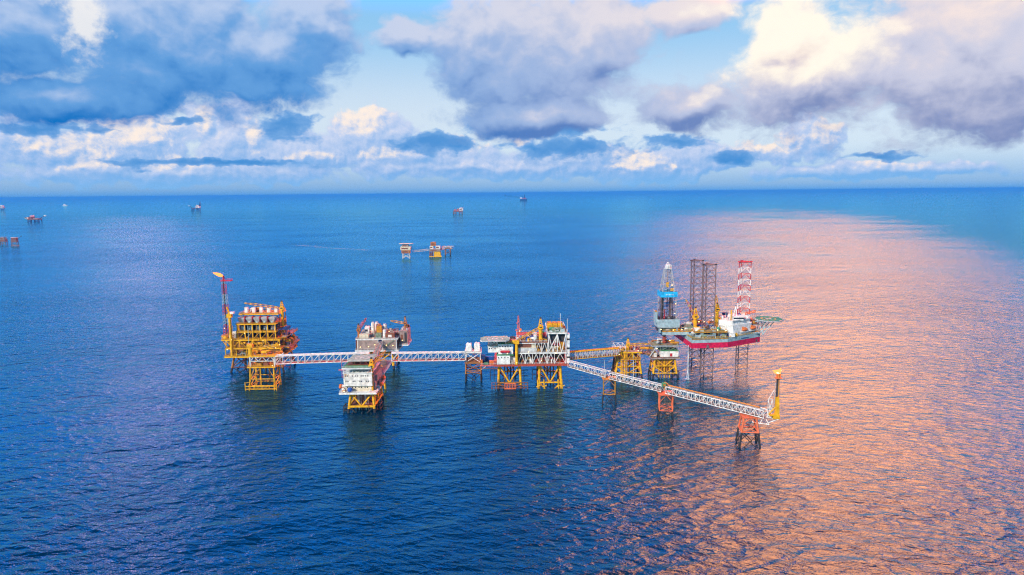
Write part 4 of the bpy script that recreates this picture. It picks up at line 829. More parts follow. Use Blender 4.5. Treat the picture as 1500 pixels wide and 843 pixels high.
frame(T, (113, 119, 126, 132.6), (537.8, 552), 22.8, 26.6, 'rig_green', 0.25, front='x', back='x'); deck(T, 112.0, 134.0, 537, 553, 27.0, 0.4, 'rig_green', 'grey', 'yellow_old', sub='upper_deck'); clutter(T, 113, 133, 538, 552, 27.0, 14, 2.8, ['rig_green', 'rust', 'orange_brown', 'yellow_old', 'pale_grey', 'dark'])
T.part('side_brace', MB().tube((110.6, 538, 18), (116.6, 538, 27), 0.35, 'pale_grey', 6).tube((110.6, 551, 18), (116.6, 551, 27), 0.35, 'pale_grey', 6))
mb = MB().tube((124.0, 546, 27), (124.0, 546, 33.6), 0.9, 'deck_red', 10)
for z in (28, 30, 31.6): mb.tube((124.0, 546, z), (124, 546, z+0.7), 1.7, 'deck_red', 10)
T.part('wellhead_riser', mb); lamps(T, [(127.0, 540, 30.4), (116, 537, 24.4)], 0.3)

# ================================================================== jack-up rig
T = Thing('jackup_rig', 'jack-up drilling rig with red and grey hull, three lattice legs and a round teal helideck', 'drilling rig', (165, 552, 0))
hull = [(141.6, 528.0), (171.0, 530.6), (203.4, 549.8), (203.4, 566), (172, 579.6), (139.4, 578.5)]
inset = lambda p, k: [(165+(x-165)*k, 553+(y-553)*k) for x, y in p]
T.part('hull', MB().prism(hull, 26.6, 30.9, 'hull_red').prism(inset(hull, 1.001), 30.9, 34.2, 'rig_grey', 'rig_grey'))
T.part('hull_deck', MB().prism(inset(hull, 0.985), 34.2, 34.35, 'rig_green'))
T.part('railing', MB().rail([(x, y, 34.3) for x, y in inset(hull, 0.992)+inset(hull, 0.992)[:1]], 'yellow', 1.3, 2.4, 0.09)); T.part('fender_rail', MB().tube((141.5, 527.6, 34.0), (171, 530.2, 34.0), 0.3, 'yellow_old', 6))
for k, (fx, fy) in enumerate(((154.5, 528.9), (199.5, 547.2))):
    T.part('hull_emblem', MB().prism([(fx-1.1, fy-0.3), (fx+1.1, fy-0.12+(0.9 if k else 0)), (fx+1.1, fy+0.2+(0.9 if k else 0)), (fx-1.1, fy+0.2)], 27.0, 28.4, 'leg_grey').prism([(fx-0.5, fy-0.28), (fx+0.5, fy-0.12+(0.4 if k else 0)), (fx+0.5, fy+0.2), (fx-0.5, fy+0.2)], 28.4, 29.6, 'leg_grey'))
mb = MB()
for i in range(6):
    x = 184.6+i*1.25; y = 530.6+(x-171)*(19.2/32.4)-0.12; mb.box(x-0.32, x+0.32, y-0.2, y+0.5, 31.6+0.03*i, 32.6, 'navy')
T.part('hull_lettering', mb)
def leg_truss(cx, cy, z0, z1, bands=None, rot=0.0, s=5.6):
    """three-chord lattice leg"""
    mb = MB(); n = int((z1-z0)/4.6); an = [rot+2*math.pi*k/3 for k in range(3)]; ch = [(cx+s*math.cos(a), cy+s*math.sin(a)) for a in an]
    for i in range(n):
        za, zb = z0+(z1-z0)*i/n, z0+(z1-z0)*(i+1)/n; zm = (za+zb)/2; c = bands(zm) if bands else ('growth' if zb < 3 else 'leg_grey')
        for k in range(3):
            p, q = ch[k], ch[(k+1) % 3]; m = ((p[0]+q[0])/2, (p[1]+q[1])/2)
            mb.tube((*p, za), (*p, zb), 0.32 if bands else 0.38, c, 6); [mb.tube((*a_, za), (*m, zb), 0.12 if bands else 0.16, c, 5) for a_ in (p, q)]; mb.tube((*p, zb), (*q, zb), 0.12 if bands else 0.16, c, 5)
    for k in range(3): mb.tube((*ch[k], z1), (*ch[(k+1) % 3], z1), 0.5, bands(z1) if bands else 'leg_grey', 6); mb.box(ch[k][0]-0.8, ch[k][0]+0.8, ch[k][1]-0.8, ch[k][1]+0.8, z1-0.2, z1+0.7, bands(z1) if bands else 'dark')
    return mb
def bowband(z):
    if z < 40: return 'leg_grey'
    return 'white' if int((92.6-z)/4.62) % 2 else 'signal_red'
for (cx, cy, b) in ((156.0, 537.6, None), (154.6, 569.4, None), (189.8, 555, bowband)):
    lg = T.part('lattice_leg', leg_truss(cx, cy, -4.0, 92.4, b, math.pi/2))
    for k in range(3):
        a = math.pi/2+2*math.pi*k/3; x, y = cx+5.6*math.cos(a), cy+5.6*math.sin(a)
        T.part('jackcase', MB().box(x-1.3, x+1.3, y-1.3, y+1.3, 34.3, 41.4, 'rig_grey' if cx < 180 else 'white').box(x-1.5, x+1.5, y-1.5, y+1.5, 40.4, 41.2, 'yellow_old' if cx < 180 else 'pale_grey'), lg)
# deck machinery
palr = ['rig_grey', 'rig_green', 'yellow', 'blue', 'white_stained', 'rig_grey', 'dark', 'yellow_old', 'pale_grey', 'teal_green', 'navy']
clutter(T, 142.5, 151, 530, 577, 34.3, 22, 3.6, palr); clutter(T, 160, 174, 531.5, 548, 34.3, 24, 4.4, palr); clutter(T, 150.5, 160, 530, 533, 34.3, 7, 3, palr); clutter(T, 158, 176, 549, 577, 34.3, 16, 6, palr); clutter(T, 143, 150, 552, 566, 38, 6, 4, ['orange', 'pale_grey', 'navy', 'cream'])
deck(T, 145, 171, 532.6, 548, 39.0, 0.4, 'rig_green', 'yellow_old', 'yellow', sub='pipe_deck'); frame(T, (145.6, 152, 158, 164, 170.4), (533, 547.4), 34.3, 38.6, 'rig_green', 0.3)
clutter(T, 146, 151, 533, 546, 39, 7, 2.6, ['white', 'pink_red', 'rust', 'pale_grey', 'yellow']); clutter(T, 160, 170, 533, 546, 39, 9, 3.2, ['teal_green', 'rig_grey', 'yellow', 'dark', 'white_stained'])
T.part('drill_pipe_stack', MB().box(146, 150.4, 536, 537, 39.2, 40.6, 'white').box(146, 150.6, 538, 540, 39.2, 41.2, 'white').box(146, 150, 541, 543, 39.2, 40.2, 'pink_red')); T.part('mud_tank', MB().box(148, 159, 552, 562, 36, 41.2, 'navy').box(150, 157, 550.8, 552, 38.5, 40.4, 'blue').vessel((160.5, 552, 43), (166, 552, 43), 1.2, 'orange', 10).vessel((148, 553, 43.4), (156, 553, 43.4), 1.3, 'pipe_orange', 10)); T.part('burner_drum', MB().lathe((161.6, 537, 39.2), (161.6, 537, 42.4), ((0, 1.5), (1, 1.5)), 'pale_grey', 12))
lamps(T, [(148.5, 548.6, 43.6), (152.5, 548.6, 43.8), (157, 548.4, 44), (146, 532.4, 40), (163, 532.4, 40.2), (169.6, 532.4, 39.6)], 0.3)
# quarters at the bow
qa = [(171.4, 536.6), (176, 534.8), (194.6, 546.2), (196.4, 549.6), (196.4, 562), (174, 566), (170, 560)]
wall = T.part('accommodation_block', MB().prism(qa, 34.3, 43.4, 'white').prism([(166.4, 541), (172.4, 537.4), (175, 560), (167, 562)], 42.4, 47.0, 'white').prism([(166.4, 544), (171.4, 538), (171.4, 560), (166.4, 560)], 38.6, 42.4, 'white').prism([(172.4, 538), (176, 536.6), (193.8, 547.4), (195, 550), (195, 561), (173, 564)], 43.4, 46.4, 'white').prism([(176, 535.6), (193.4, 546), (193.4, 546.5), (176, 536.2)], 46.4, 47.1, 'pale_grey'))
for k in range(10):
    t_ = 0.06+k*0.098; x, y = 176+(194.6-176)*t_, 534.8+(546.2-534.8)*t_
    for z in (37.2, 40.6): T.part('window', MB().box(x-0.3, x+0.3, y-0.12, y+0.5, z-0.3, z+0.3, 'pale_grey'), wall)
T.part('bridge_house', MB().box(178, 186, 540, 549, 46.4, 49.6, 'white').box(177.9, 186.1, 539.9, 540.05, 47.6, 48.8, 'glass').box(187.4, 192.6, 548, 556, 46.4, 48.8, 'white')); clutter(T, 174, 193, 544, 560, 46.4, 12, 3.2, ['white', 'pink_red', 'navy', 'blue', 'pale_grey', 'signal_red', 'white'])
clutter(T, 167, 174, 541, 558, 47.0, 6, 3.0, ['white', 'white', 'navy', 'pale_grey']); T.part('whip_antenna', MB().tube((175, 541, 47), (175, 541, 55), 0.18, 'white', 5)); T.part('whip_antenna', MB().tube((171.6, 540, 47), (171.6, 540, 53.6), 0.15, 'white', 5)); T.part('gangway', MB().box(172.6, 177.2, 532.8, 536.2, 34.4, 37.6, 'white').box(176.4, 180, 535.4, 538.6, 34.4, 36.8, 'yellow').box(180, 202, 546, 550, 34.4, 35.2, 'rig_grey'))
T.part('lifeboat_deck', MB().prism([(183.6, 537.6), (201.6, 548.6), (201.6, 551), (183.6, 541.6)], 37.0, 37.4, 'white'))
lifeboat('orange lifeboat below the white quarters of the jack-up rig, the one nearer mid-hull', 187.4, 540.6, 39.0, 6.6, 0.55); lifeboat('orange lifeboat below the white quarters of the jack-up rig, the one nearer the helideck', 196.2, 546.0, 39.2, 6.6, 0.55)
hc, hr = (210.2, 551.0), 12.4
oct_ = [(hc[0]+hr*math.cos(math.pi/8+k*math.pi/4), hc[1]+hr*1.05*math.sin(math.pi/8+k*math.pi/4)) for k in range(8)]; ring = lambda r: [(hc[0]+r*math.cos(math.pi/8+k*math.pi/4), hc[1]+r*1.05*math.sin(math.pi/8+k*math.pi/4)) for k in range(8)]
hd = T.part('helideck', MB().prism(oct_, 45.0, 45.7, 'teal_green', 'cyan_grey')); mb = MB()
for r0, r1, c in ((11.2, 11.7, 'pale_grey'), (5.6, 6.2, 'yellow')):
    a_, b_ = ring(r0), ring(r1)
    for k in range(8): j = (k+1) % 8; n = len(mb.v); mb.v += [(*a_[k], 45.72), (*b_[k], 45.72), (*b_[j], 45.72), (*a_[j], 45.72)]; mb.face([n, n+1, n+2, n+3], c)
for s in (-1, 1): mb.box(hc[0]+s*1.7-0.4, hc[0]+s*1.7+0.4, hc[1]-2.6, hc[1]+2.6, 45.71, 45.73, 'pale_grey')
mb.box(hc[0]-1.3, hc[0]+1.3, hc[1]-0.4, hc[1]+0.4, 45.71, 45.73, 'pale_grey'); T.part('helideck_marking', mb, hd)
mb = MB()
for y in (545, 551, 557):
    mb.tube((203.2, y, 33.4), (213, y, 44.8), 0.4, 'cyan_grey', 6).tube((203.2, y, 33.4), (205, y, 44.8), 0.3, 'cyan_grey', 6).tube((197, y, 44.6), (219, y, 44.6), 0.35, 'rig_grey', 6).tube((205, y, 44.6), (208.4, y, 39.4), 0.22, 'cyan_grey', 5)
mb.tube((213, 545, 44.6), (213, 557, 44.6), 0.35, 'rig_grey', 6).tube((205, 545, 44.6), (205, 557, 44.6), 0.35, 'rig_grey', 6); T.part('helideck_support', mb); T.part('safety_net', MB().rail([(x, y, 44.9) for x, y in ring(12.9)+ring(12.9)[:1]], 'pale_grey', 0.9, 2.2, 0.08))
clutter(T, 196, 203, 550, 562, 34.4, 8, 7, ['rust', 'rig_grey', 'pale_grey', 'yellow_old']); T.part('equipment_module', MB().box(196.6, 200.6, 550, 558, 41.0, 45.2, 'rust').box(197, 199, 549.8, 550, 42, 44, 'yellow_old').box(196.6, 203, 550, 558, 40.4, 41.0, 'rig_grey'))
crane(T, 149.4, 548, 36, 47.4, (141.6, 550, 62.4), 'yellow', 1.5, 2.2, 5.2, 'pink_red'); crane(T, 166.0, 545, 39, 54.0, (168.2, 556, 64.4), 'yellow', 1.4, 2.0, 3.0); T.part('crane_base', MB().box(164.0, 168.4, 543, 547, 44.4, 48.4, 'yellow').box(164.6, 167.6, 543.6, 546.4, 39.2, 44.4, 'yellow_old'))
T.part('boom_rest', zig(MB(), (191.2, 552, 49.0), (199.6, 552, 51.0), 1.6, 4, 'tower_red', 0.3, 0.2).tube((199.4, 552, 51.2), (199.4, 552, 45.6), 0.12, 'tower_red', 5)); T.part('deck_derrick', MB().tube((178.2, 542, 49.6), (181, 545, 57), 0.35, 'white', 6).tube((181.2, 542, 49.6), (181, 545, 57), 0.35, 'white', 6).tube((176.4, 542, 46.4), (176.6, 542, 54.6), 0.5, 'yellow', 6))
# cantilever, drill floor and derrick over the wellheads
T.part('cantilever', MB().box(121.6, 146, 542.2, 555, 34.6, 37.8, 'rig_grey').box(121.4, 146, 542.0, 542.2, 37.2, 38.0, 'yellow_old').box(121.4, 146, 555, 555.2, 37.2, 38.0, 'yellow_old').box(140, 147, 543, 554, 37.8, 41.0, 'rig_green').box(121.8, 125, 543.5, 553.5, 33.6, 34.6, 'dark'))
clutter(T, 123, 145, 542.6, 546.6, 38.0, 16, 3.2, ['yellow', 'white_stained', 'dark', 'rig_grey', 'yellow_old', 'grey']); T.part('railing', MB().rail([(121.6, 542.1, 38), (146, 542.1, 38)], 'yellow'))
T.part('substructure', MB().box(118.4, 121.8, 543, 555, 37.2, 40.6, 'dark').box(119, 133.6, 544, 554.4, 38.0, 40.4, 'rig_green').box(118.4, 120.2, 542.4, 543, 36.6, 40.6, 'rig_grey').box(132.4, 134, 542.4, 543, 36.6, 40.6, 'rig_grey'))
T.part('drill_floor', MB().box(117.6, 134.8, 541.4, 555.4, 40.6, 41.2, 'grey').box(117.4, 135.0, 541.2, 541.5, 41.2, 47.6, 'rig_grey').box(117.4, 135.0, 555.4, 555.7, 41.2, 47.6, 'rig_grey').box(117.3, 117.6, 541.5, 555.4, 41.2, 47.6, 'rig_grey').box(134.8, 135.1, 541.5, 555.4, 41.2, 47.6, 'rig_grey').box(116.0, 117.3, 543, 552, 44.6, 53.4, 'rig_grey').box(115.6, 117.2, 544, 546, 53.4, 54.4, 'yellow_old'))
clutter(T, 118.4, 134, 542.4, 554.8, 41.2, 10, 8.0, ['dark', 'rust', 'signal_red', 'grey', 'blue', 'rig_green'])
mb = MB(); lev = [41.4, 47.6, 53.6, 59.6, 65.8, 70.4, 75.4, 80.2, 84.4, 88.0]; wid = [6.1, 6.1, 6.0, 5.9, 5.8, 5.0, 4.3, 3.6, 3.0, 2.4]; dxc, dyc = 126.1, 548.4
for i in range(len(lev)-1):
    c = 'leg_grey' if lev[i] < 65 else 'grey'
    for k, (sx, sy) in enumerate(((-1,-1),(1,-1),(1,1),(-1,1))):
        tx, ty = ((1,-1),(1,1),(-1,1),(-1,-1))[k]; wa, wb = wid[i], wid[i+1]
        P0, P1 = (dxc+sx*wa, dyc+sy*wa, lev[i]), (dxc+sx*wb, dyc+sy*wb, lev[i+1]); Q0, Q1 = (dxc+tx*wa, dyc+ty*wa, lev[i]), (dxc+tx*wb, dyc+ty*wb, lev[i+1])
        mb.tube(P0, P1, 0.28, 'grey' if k % 2 else c, 5); mb.tube(P0, Q1, 0.13, c, 4); mb.tube(Q0, P1, 0.13, c, 4); mb.tube(P1, Q1, 0.17, c, 4)
dk = T.part('derrick', mb)
T.part('crown_block', MB().box(dxc-2.6, dxc+2.6, dyc-2.6, dyc+2.6, 88.0, 88.5, 'pale_grey').box(dxc-1.5, dxc+1.5, dyc-1.5, dyc+1.5, 88.5, 91.4, 'white').rail([(dxc-2.6,dyc-2.6,88.5),(dxc+2.6,dyc-2.6,88.5),(dxc+2.6,dyc+2.6,88.5)], 'white', 2.6, 1.3, 0.14).tube((dxc-1.2, dyc, 91.4), (dxc, dyc, 93.4), 0.3, 'white', 5).tube((dxc+1.2, dyc, 91.4), (dxc, dyc, 93.4), 0.3, 'white', 5), dk)
T.part('windwall_band', MB().box(dxc-6.5, dxc+6.5, dyc-6.7, dyc-6.4, 65.6, 70.0, 'sky_blue').box(dxc-6.5, dxc+6.5, dyc+6.4, dyc+6.7, 65.6, 70.0, 'sky_blue').box(dxc-6.7, dxc-6.5, dyc-6.7, dyc+6.7, 65.6, 70.0, 'sky_blue').box(dxc+6.5, dxc+6.7, dyc-6.7, dyc+6.7, 65.6, 70.0, 'sky_blue'), dk)
mb = MB()
for i, (w_, h_) in enumerate(((0.5, .9), (.35, .6), (.5, 1.0), (.3, .5), (.55, .8), (.35, .9))): mb.box(dxc-2.6+i*1.15, dxc-2.6+i*1.15+w_, dyc-6.76, dyc-6.7, 67.6-h_*0.3, 67.6+h_*0.7, 'white')
T.part('band_lettering', mb, dk)
T.part('travelling_block', MB().box(dxc-1.1, dxc+0.8, dyc-1, dyc+1, 73.0, 77.0, 'yellow').tube((dxc, dyc, 77), (dxc, dyc, 88), 0.22, 'orange_brown', 5).tube((dxc, dyc, 48), (dxc, dyc, 73), 0.26, 'dark', 6).box(dxc+1.6, dxc+4.0, dyc-4.6, dyc-3.6, 70.2, 72.4, 'yellow').box(dxc-0.9, dxc+0.9, dyc-0.9, dyc+0.9, 57, 61.0, 'navy'), dk)
T.part('racked_pipe', MB().box(dxc-4.4, dxc-2.6, dyc+1, dyc+4.4, 47.8, 66.0, 'dark').box(dxc+2.4, dxc+4.0, dyc+1, dyc+4.4, 47.8, 65.6, 'leg_grey').box(dxc-3.2, dxc-2.4, dyc-4, dyc-3.2, 47.8, 55.0, 'signal_red'), dk)
lamps(T, [(dxc+2.6, dyc-4.6, 75.0), (dxc+4.9, dyc-5.3, 66.2), (dxc+4.9, dyc-6, 52), (dxc+5.4, dyc-6.4, 60), (120, 541, 39.4), (130, 541.6, 38.6), (137, 541.6, 38.8)], 0.25)
# cooling water falling from the hull into the sea
def jetmat():
    m, t, p = material('falling_water'); p.inputs['Base Color'].default_value = (0.85, 0.90, 0.95, 1); p.inputs['Roughness'].default_value = 0.4
    tcn = t.nodes.new('ShaderNodeTexCoord'); s3 = t.nodes.new('ShaderNodeSeparateXYZ'); t.links.new(tcn.outputs['Object'], s3.inputs[0]); x, y, z = (X(t, o) for o in s3.outputs)
    a = NOISE(t, VEC(t, x*2.2, y*2.2, z*0.12), 1.0, 3, 0.6).ss(0.44, 0.66)*0.75; t.links.new(a.v, p.inputs['Alpha']); _mats['falling_water'] = m
jetmat()
T = Thing('water_jet', 'thin white jet of cooling water falling from the rig hull to the sea', 'water jet', (140.8, 534, 0))
T.part('falling_column', MB().lathe((140.8, 534.6, 28), (140.8, 534.0, 0), ((0, 0.35), (0.3, 0.6), (0.7, 0.9), (1, 1.2)), 'falling_water', 12)); T.part('splash', MB().lathe((140.8, 534, -0.1), (140.8, 534, 1.2), ((0, 3.0), (0.4, 1.9), (1, 0.7)), 'falling_water', 14))

# ================================================================== white flare bridge with its towers
grp = 'spans of the white flare bridge'
bridge('bridge_span', 'white lattice bridge span from the central platform down to the yellow tower', 'bridge', (43.0, 505.0, 19.0), (67.6, 475.6, 18.6), 3.8, 4.2, 11, 'white', 'white', 'leg_grey', ((0.9, 4.5, 0.25, 'pale_grey', 0, 1), (-0.6, 0.8, 0.4, 'cladding', 0, 1)), grp, 'w', 0.22, 0.12)
bridge('bridge_span', 'white lattice bridge span between the yellow tower and the orange-red braced tower', 'bridge', (69.6, 472.6, 18.4), (99.6, 440.8, 18.0), 3.8, 4.2, 13, 'white', 'white', 'leg_grey', ((0.9, 4.5, 0.25, 'pale_grey', 0, 1), (-0.6, 0.8, 0.4, 'cladding', 0, 1)), grp, 'w', 0.22, 0.12)
bridge('bridge_span', 'longest white lattice bridge span, with orange pipe on top, ending at the flare', 'bridge', (102.0, 438.0, 17.8), (147.4, 384.6, 18.4), 4.0, 4.4, 24, 'white', 'white', 'leg_grey', ((0.9, 5.0, 0.42, 'pipe_orange', 0.0, 0.94), (1.7, 4.8, 0.3, 'white', 0.36, 0.95), (-0.6, 0.8, 0.4, 'cladding', 0, 1)), grp, 'w', 0.24, 0.13)
def btower(label, cx, cy, w, zt, zs, mat, splay, cat='bridge tower', top=None, rl=0.4):
    T = Thing('bridge_tower', label, cat, (cx, cy, 0), 'towers under the white flare bridge')
    a = R(45-8); d = w*0.7071; top = top or d
    for zone, z0, z1, m in (('leg', zs, zt, mat), ('leg', -4.0, zs, 'growth')):
        for k in range(4):
            an = a+k*math.pi/2; f = lambda z: (cx+math.cos(an)*(top+(splay if z < 0.5 else (splay*(zs-z)/zs if z < zs else 0))+(d-top if z <= zs else (d-top)*(zt-z)/(zt-zs))), cy+math.sin(an)*(top+(splay if z < 0.5 else (splay*(zs-z)/zs if z < zs else 0))+(d-top if z <= zs else (d-top)*(zt-z)/(zt-zs))))
            T.part('leg', MB().tube((*f(z0), z0), (*f(z1), z1), rl*1.05 if z0 < 0 else rl, m, 8))
    pt = lambda k, z: (lambda an, rr: (cx+math.cos(an)*rr, cy+math.sin(an)*rr, z))(a+(k % 4)*math.pi/2, (d+(splay*(zs-max(z, 0))/zs) if z <= zs else top+(d-top)*(zt-z)/(zt-zs)))
    mb = MB(); zm = zs+(zt-zs)*0.55
    for k in range(4):
        for z in (zs+0.2, zt-0.3): mb.tube(pt(k, z), pt(k+1, z), rl*0.7, mat, 6)
        mid = tuple((Vector(pt(k, zt-0.3))+Vector(pt(k+1, zt-0.3)))/2)
        mb.tube(pt(k, zm), mid, rl*0.5, mat, 6); mb.tube(pt(k+1, zm), mid, rl*0.5, mat, 6)
        mid = tuple((Vector(pt(k, zs+0.2))+Vector(pt(k+1, zs+0.2)))/2+Vector((0, 0, 1.8)))
        mb.tube(pt(k, zs+0.3), mid, rl*0.45, mat, 6); mb.tube(pt(k+1, zs+0.3), mid, rl*0.45, mat, 6)
        mb.tube(pt(k, zs-0.3), pt(k+1, -3), rl*0.5, 'growth', 6); mb.tube(pt(k+1, zs-0.3), pt(k, -3), rl*0.5, 'growth', 6)
    T.part('bracing', mb); T.part('cap_plate', MB().box(cx-top*0.9, cx+top*0.9, cy-top*0.9, cy+top*0.9, zt-0.2, zt+0.25, mat)); return T
T = btower('yellow orange bridge tower with dark splayed feet, under the first joint of the white bridge', 69.0, 474.6, 8.2, 18.0, 7.0, 'yellow_old', 1.6)
T.part('light_pole', MB().tube((65.4, 475, 18), (65.4, 475, 31), 0.15, 'pale_grey', 5)); clutter(T, 67.4, 71, 472.6, 476.6, 22.8, 3, 1.2, ['pale_grey', 'white', 'cyan_grey'], 'b', 0.8, 1.4)
T = btower('slim orange-red braced bridge tower with dark feet where the orange pipe begins', 101.6, 439.6, 8.4, 17.2, 6.0, 'tower_red', 1.4)
T.part('valve_skid', MB().box(99.0, 101.4, 438.6, 441, 21.9, 24.0, 'deck_green').box(99.4, 101, 438.4, 438.6, 22.3, 23.6, 'yellow_old')); T.part('pipe_bend', MB().tube((103, 440.6, 22.8), (101.2, 441.4, 24.2), 0.42, 'pipe_orange', 8).tube((101.2, 441.4, 24.2), (101.0, 441.4, 19), 0.42, 'pipe_orange', 8))
T = btower('bright orange-red bridge tower with slanted legs on dark spread feet, nearest the flare', 140.0, 391.0, 9.6, 17.4, 8.6, 'tower_red', 2.0, top=5.0, rl=0.55)
T = Thing('flare_tower', 'yellow flare tower with burning tip at the far right end of the white bridge', 'flare', (150.6, 380.6, 16))
T.part('cantilever_frame', MB().tube((146.4, 386.8, 18.6), (152.8, 379.4, 18.8), 0.3, 'white').tube((149.0, 388.6, 18.6), (154.0, 381.0, 18.8), 0.3, 'white').tube((148.4, 385.6, 14.4), (152.4, 380.2, 18.6), 0.28, 'white').tube((141.0, 388.0, 14.6), (149.4, 383.6, 14.4), 0.26, 'white').tube((152.8, 379.4, 18.8), (154.0, 381, 18.8), 0.3, 'white').tube((141.0, 388.0, 14.6), (143, 389, 18.4), 0.22, 'white').tube((145, 386, 14.5), (147.4, 387.4, 18.6), 0.22, 'white').tube((147.4, 387.4, 18.6), (149.4, 383.6, 14.4), 0.22, 'white'))
T.part('base_plate', MB().box(148.0, 153.8, 379.6, 382.4, 20.9, 21.6, 'yellow').box(150.2, 153.8, 379.6, 382.4, 19.0, 20.9, 'yellow').frustum((151.4, 153.6, 379.8, 382.2), (151.6, 153.2, 380.1, 381.9), 21.6, 32.0, 'yellow').tube((147.8, 381, 21.7), (151.6, 381, 26), 0.35, 'yellow', 6))
stk_ = MB()
for x, m in ((151.7, 'dark'), (152.9, 'yellow_old'), (152.3, 'dark')): stk_.tube((x, 381 if m == 'dark' else 380.4, 32), (x, 381, 43.2), 0.28, m, 6)
for i in range(5): stk_.tube((150.6, 381, 32+i*2.2), (152.4, 381, 33.2+i*2.2), 0.1, 'dark', 4)
stack = T.part('flare_stack', stk_.tube((150.6, 381, 26), (150.9, 381, 40), 0.18, 'grey', 6)); T.part('ladder_frame', zig(MB(), (147.6, 382, 19.4), (149.8, 381.6, 19.4), 11.0, 1, 'white', 0.22, 0.16, 'x').tube((147.8, 382, 30.4), (150.6, 381.4, 36), 0.16, 'white', 5).tube((147.7, 382, 25), (149.8, 381.6, 25), 0.2, 'white', 5))
T.part('flare_tip', MB().box(150.8, 154.2, 379.8, 382.2, 42.8, 43.4, 'tower_red').tube((151.6, 381, 43.2), (151.6, 381, 45.6), 0.5, 'orange', 8).tube((153.4, 381, 43.2), (153.4, 381, 46.4), 0.5, 'orange', 8).tube((152.4, 380.4, 43.2), (152.4, 380.4, 46.0), 0.4, 'pipe_orange', 8), stack)
flame(T, (153.6, 381, 46.2), (148.6, 380.4, 47.0), 1.6, stack); flame(T, (152.2, 380.4, 45.8), (153.6, 381, 48.6), 1.1, stack)

# ================================================================== far away platforms and ships
far = 'platforms on the far sea'
def far_platform(name, label, x, y, w, z0, blocks, jackets, heli=None, boom=None, cat='oil platform', leg='orange_brown', extra=None):
    T = Thing(name, label, cat, (x, y, 0), far); g = w*0.05
    for (a, b, c) in jackets:
        for px_ in (a, b):
            for py_ in (-g*2.2, g*2.2): T.part('leg', MB().tube((x+px_*1.08, y+py_, -5), (x+px_, y+py_, z0), max(1.0, w*0.022), c, 8))
        T.part('bracing', MB().tube((x+a, y-g*2.2, 1), (x+b, y-g*2.2, z0*0.9), w*0.014, c).tube((x+b, y-g*2.2, 1), (x+a, y-g*2.2, z0*0.9), w*0.014, c).tube((x+a, y-g*2.2, z0*0.45), (x+b, y-g*2.2, z0*0.45), w*0.014, c))
    for (a, b, za, zb, c) in blocks: T.part('module', MB().box(x+a, x+b, y-g*3.2, y+g*3.2, za, zb, c).box(x+a+0.1*(b-a), x+b-0.25*(b-a), y-g*3.2-0.4, y-g*3.2, za+0.3*(zb-za), zb-0.3*(zb-za), 'rust'))
    if heli: a, b, z, c = heli; T.part('helideck', MB().prism([(x+a, y-g*3), (x+a+g*2, y-g*5), (x+b-g*2, y-g*5), (x+b, y-g*3), (x+b, y+g*3), (x+b-g*2, y+g*5), (x+a+g*2, y+g*5), (x+a, y+g*3)], z, z+max(0.8, w*0.012), c)); T.part('helideck_support', MB().tube((x+a*0.8, y, z), (x+a*0.4, y, z-g*4), w*0.012, 'grey').tube((x+b*0.8, y, z), (x+b*0.4, y, z-g*4), w*0.012, 'grey'))
    if boom: (a, za, b, zb, c) = boom; bm_ = T.part('flare_boom', MB().tube((x+a, y-1, za), (x+b, y-1, zb), w*0.010, 'dark').tube((x+a, y+1, za+w*0.04), (x+b, y+1, zb), w*0.010, 'dark')); T.part('boom_tip', MB().vessel((x+b-w*0.06, y, zb), (x+b+w*0.06, y, zb+w*0.01), w*0.04, c, 8), bm_)
    for e in extra or (): T.part(e[0], e[1](x, y))
    return T
far_platform('far_platform', 'far platform with wide pale helideck overhanging a rusty tower, leftmost of the linked trio', -247, 1593, 34, 12.5, ((-10, 10, 12.5, 20, 'orange_brown'), (-12, 11, 20, 28, 'cream'), (-8, 6, 28, 33, 'cladding')), ((-7, 8, 'pale_grey'),), (-15.5, 17, 34.6, 'cream'), None, leg='pale_grey', extra=(('stay', lambda x, y: MB().tube((x+15, y, 34), (x+12, y, 20), 0.5, 'rust')),))
far_platform('far_platform', 'far platform on broad yellow jacket under an orange block, middle of the linked trio', -183, 1621, 34, 14, ((-12, 13, 14, 20, 'cladding'), (-11, -3, 20, 27, 'white_stained'), (3, 13, 20, 27, 'white_stained'), (-9, 3, 27, 36, 'orange_brown')), ((-1, 13, 'yellow'), (-11, -6, 'rust')), None, (13, 16, 19, 24, 'pink_red'), extra=(('jacket_panel', lambda x, y: MB().frustum((x-2.5, x+15.5, y-4.5, y+4.5), (x+0.2, x+12.4, y-4, y+4), 0.5, 13.8, 'yellow')), ('boat_landing', lambda x, y: MB().box(x-13, x+17, y-6, y-5, 0.8, 2.6, 'yellow'))))
far_platform('far_platform', 'small far wellhead platform with flat pale top, rightmost of the distant linked trio', -156.5, 1672, 24, 15, ((-9, 11, 15, 18, 'cladding'), (-5, 9, 18, 21, 'pale_grey')), ((-6, 6, 'orange_brown'),), (-12, 14.5, 21.2, 'pale_grey'))
bridge('far_footbridge', 'thin pale footbridge between the two larger distant linked platforms', 'bridge', (-231, 1598, 14.5), (-197, 1616, 16.0), 4, 4, 10, 'pale_grey', 'pale_grey', 'cladding', (), far, 'n', 0.3, 0.18)
bridge('far_footbridge', 'thin short footbridge from the distant yellow jacket to the small flat platform', 'bridge', (-169, 1632, 15.6), (-165, 1662, 15.6), 4, 4, 8, 'pale_grey', 'pale_grey', 'cladding', (), far, 'n', 0.3, 0.18)
far_platform('far_platform', 'distant platform on two dark jackets with white block at its right end', -387, 4995, 80, 17, ((-34, 34, 17, 26, 'rust'), (-26, -14, 26, 36, 'pink_red'), (-6, 4, 26, 38, 'tower_red'), (10, 36, 26, 44, 'white')), ((-32, -14, 'rust'), (8, 30, 'rust')), (14, 40, 46, 'white'), None)
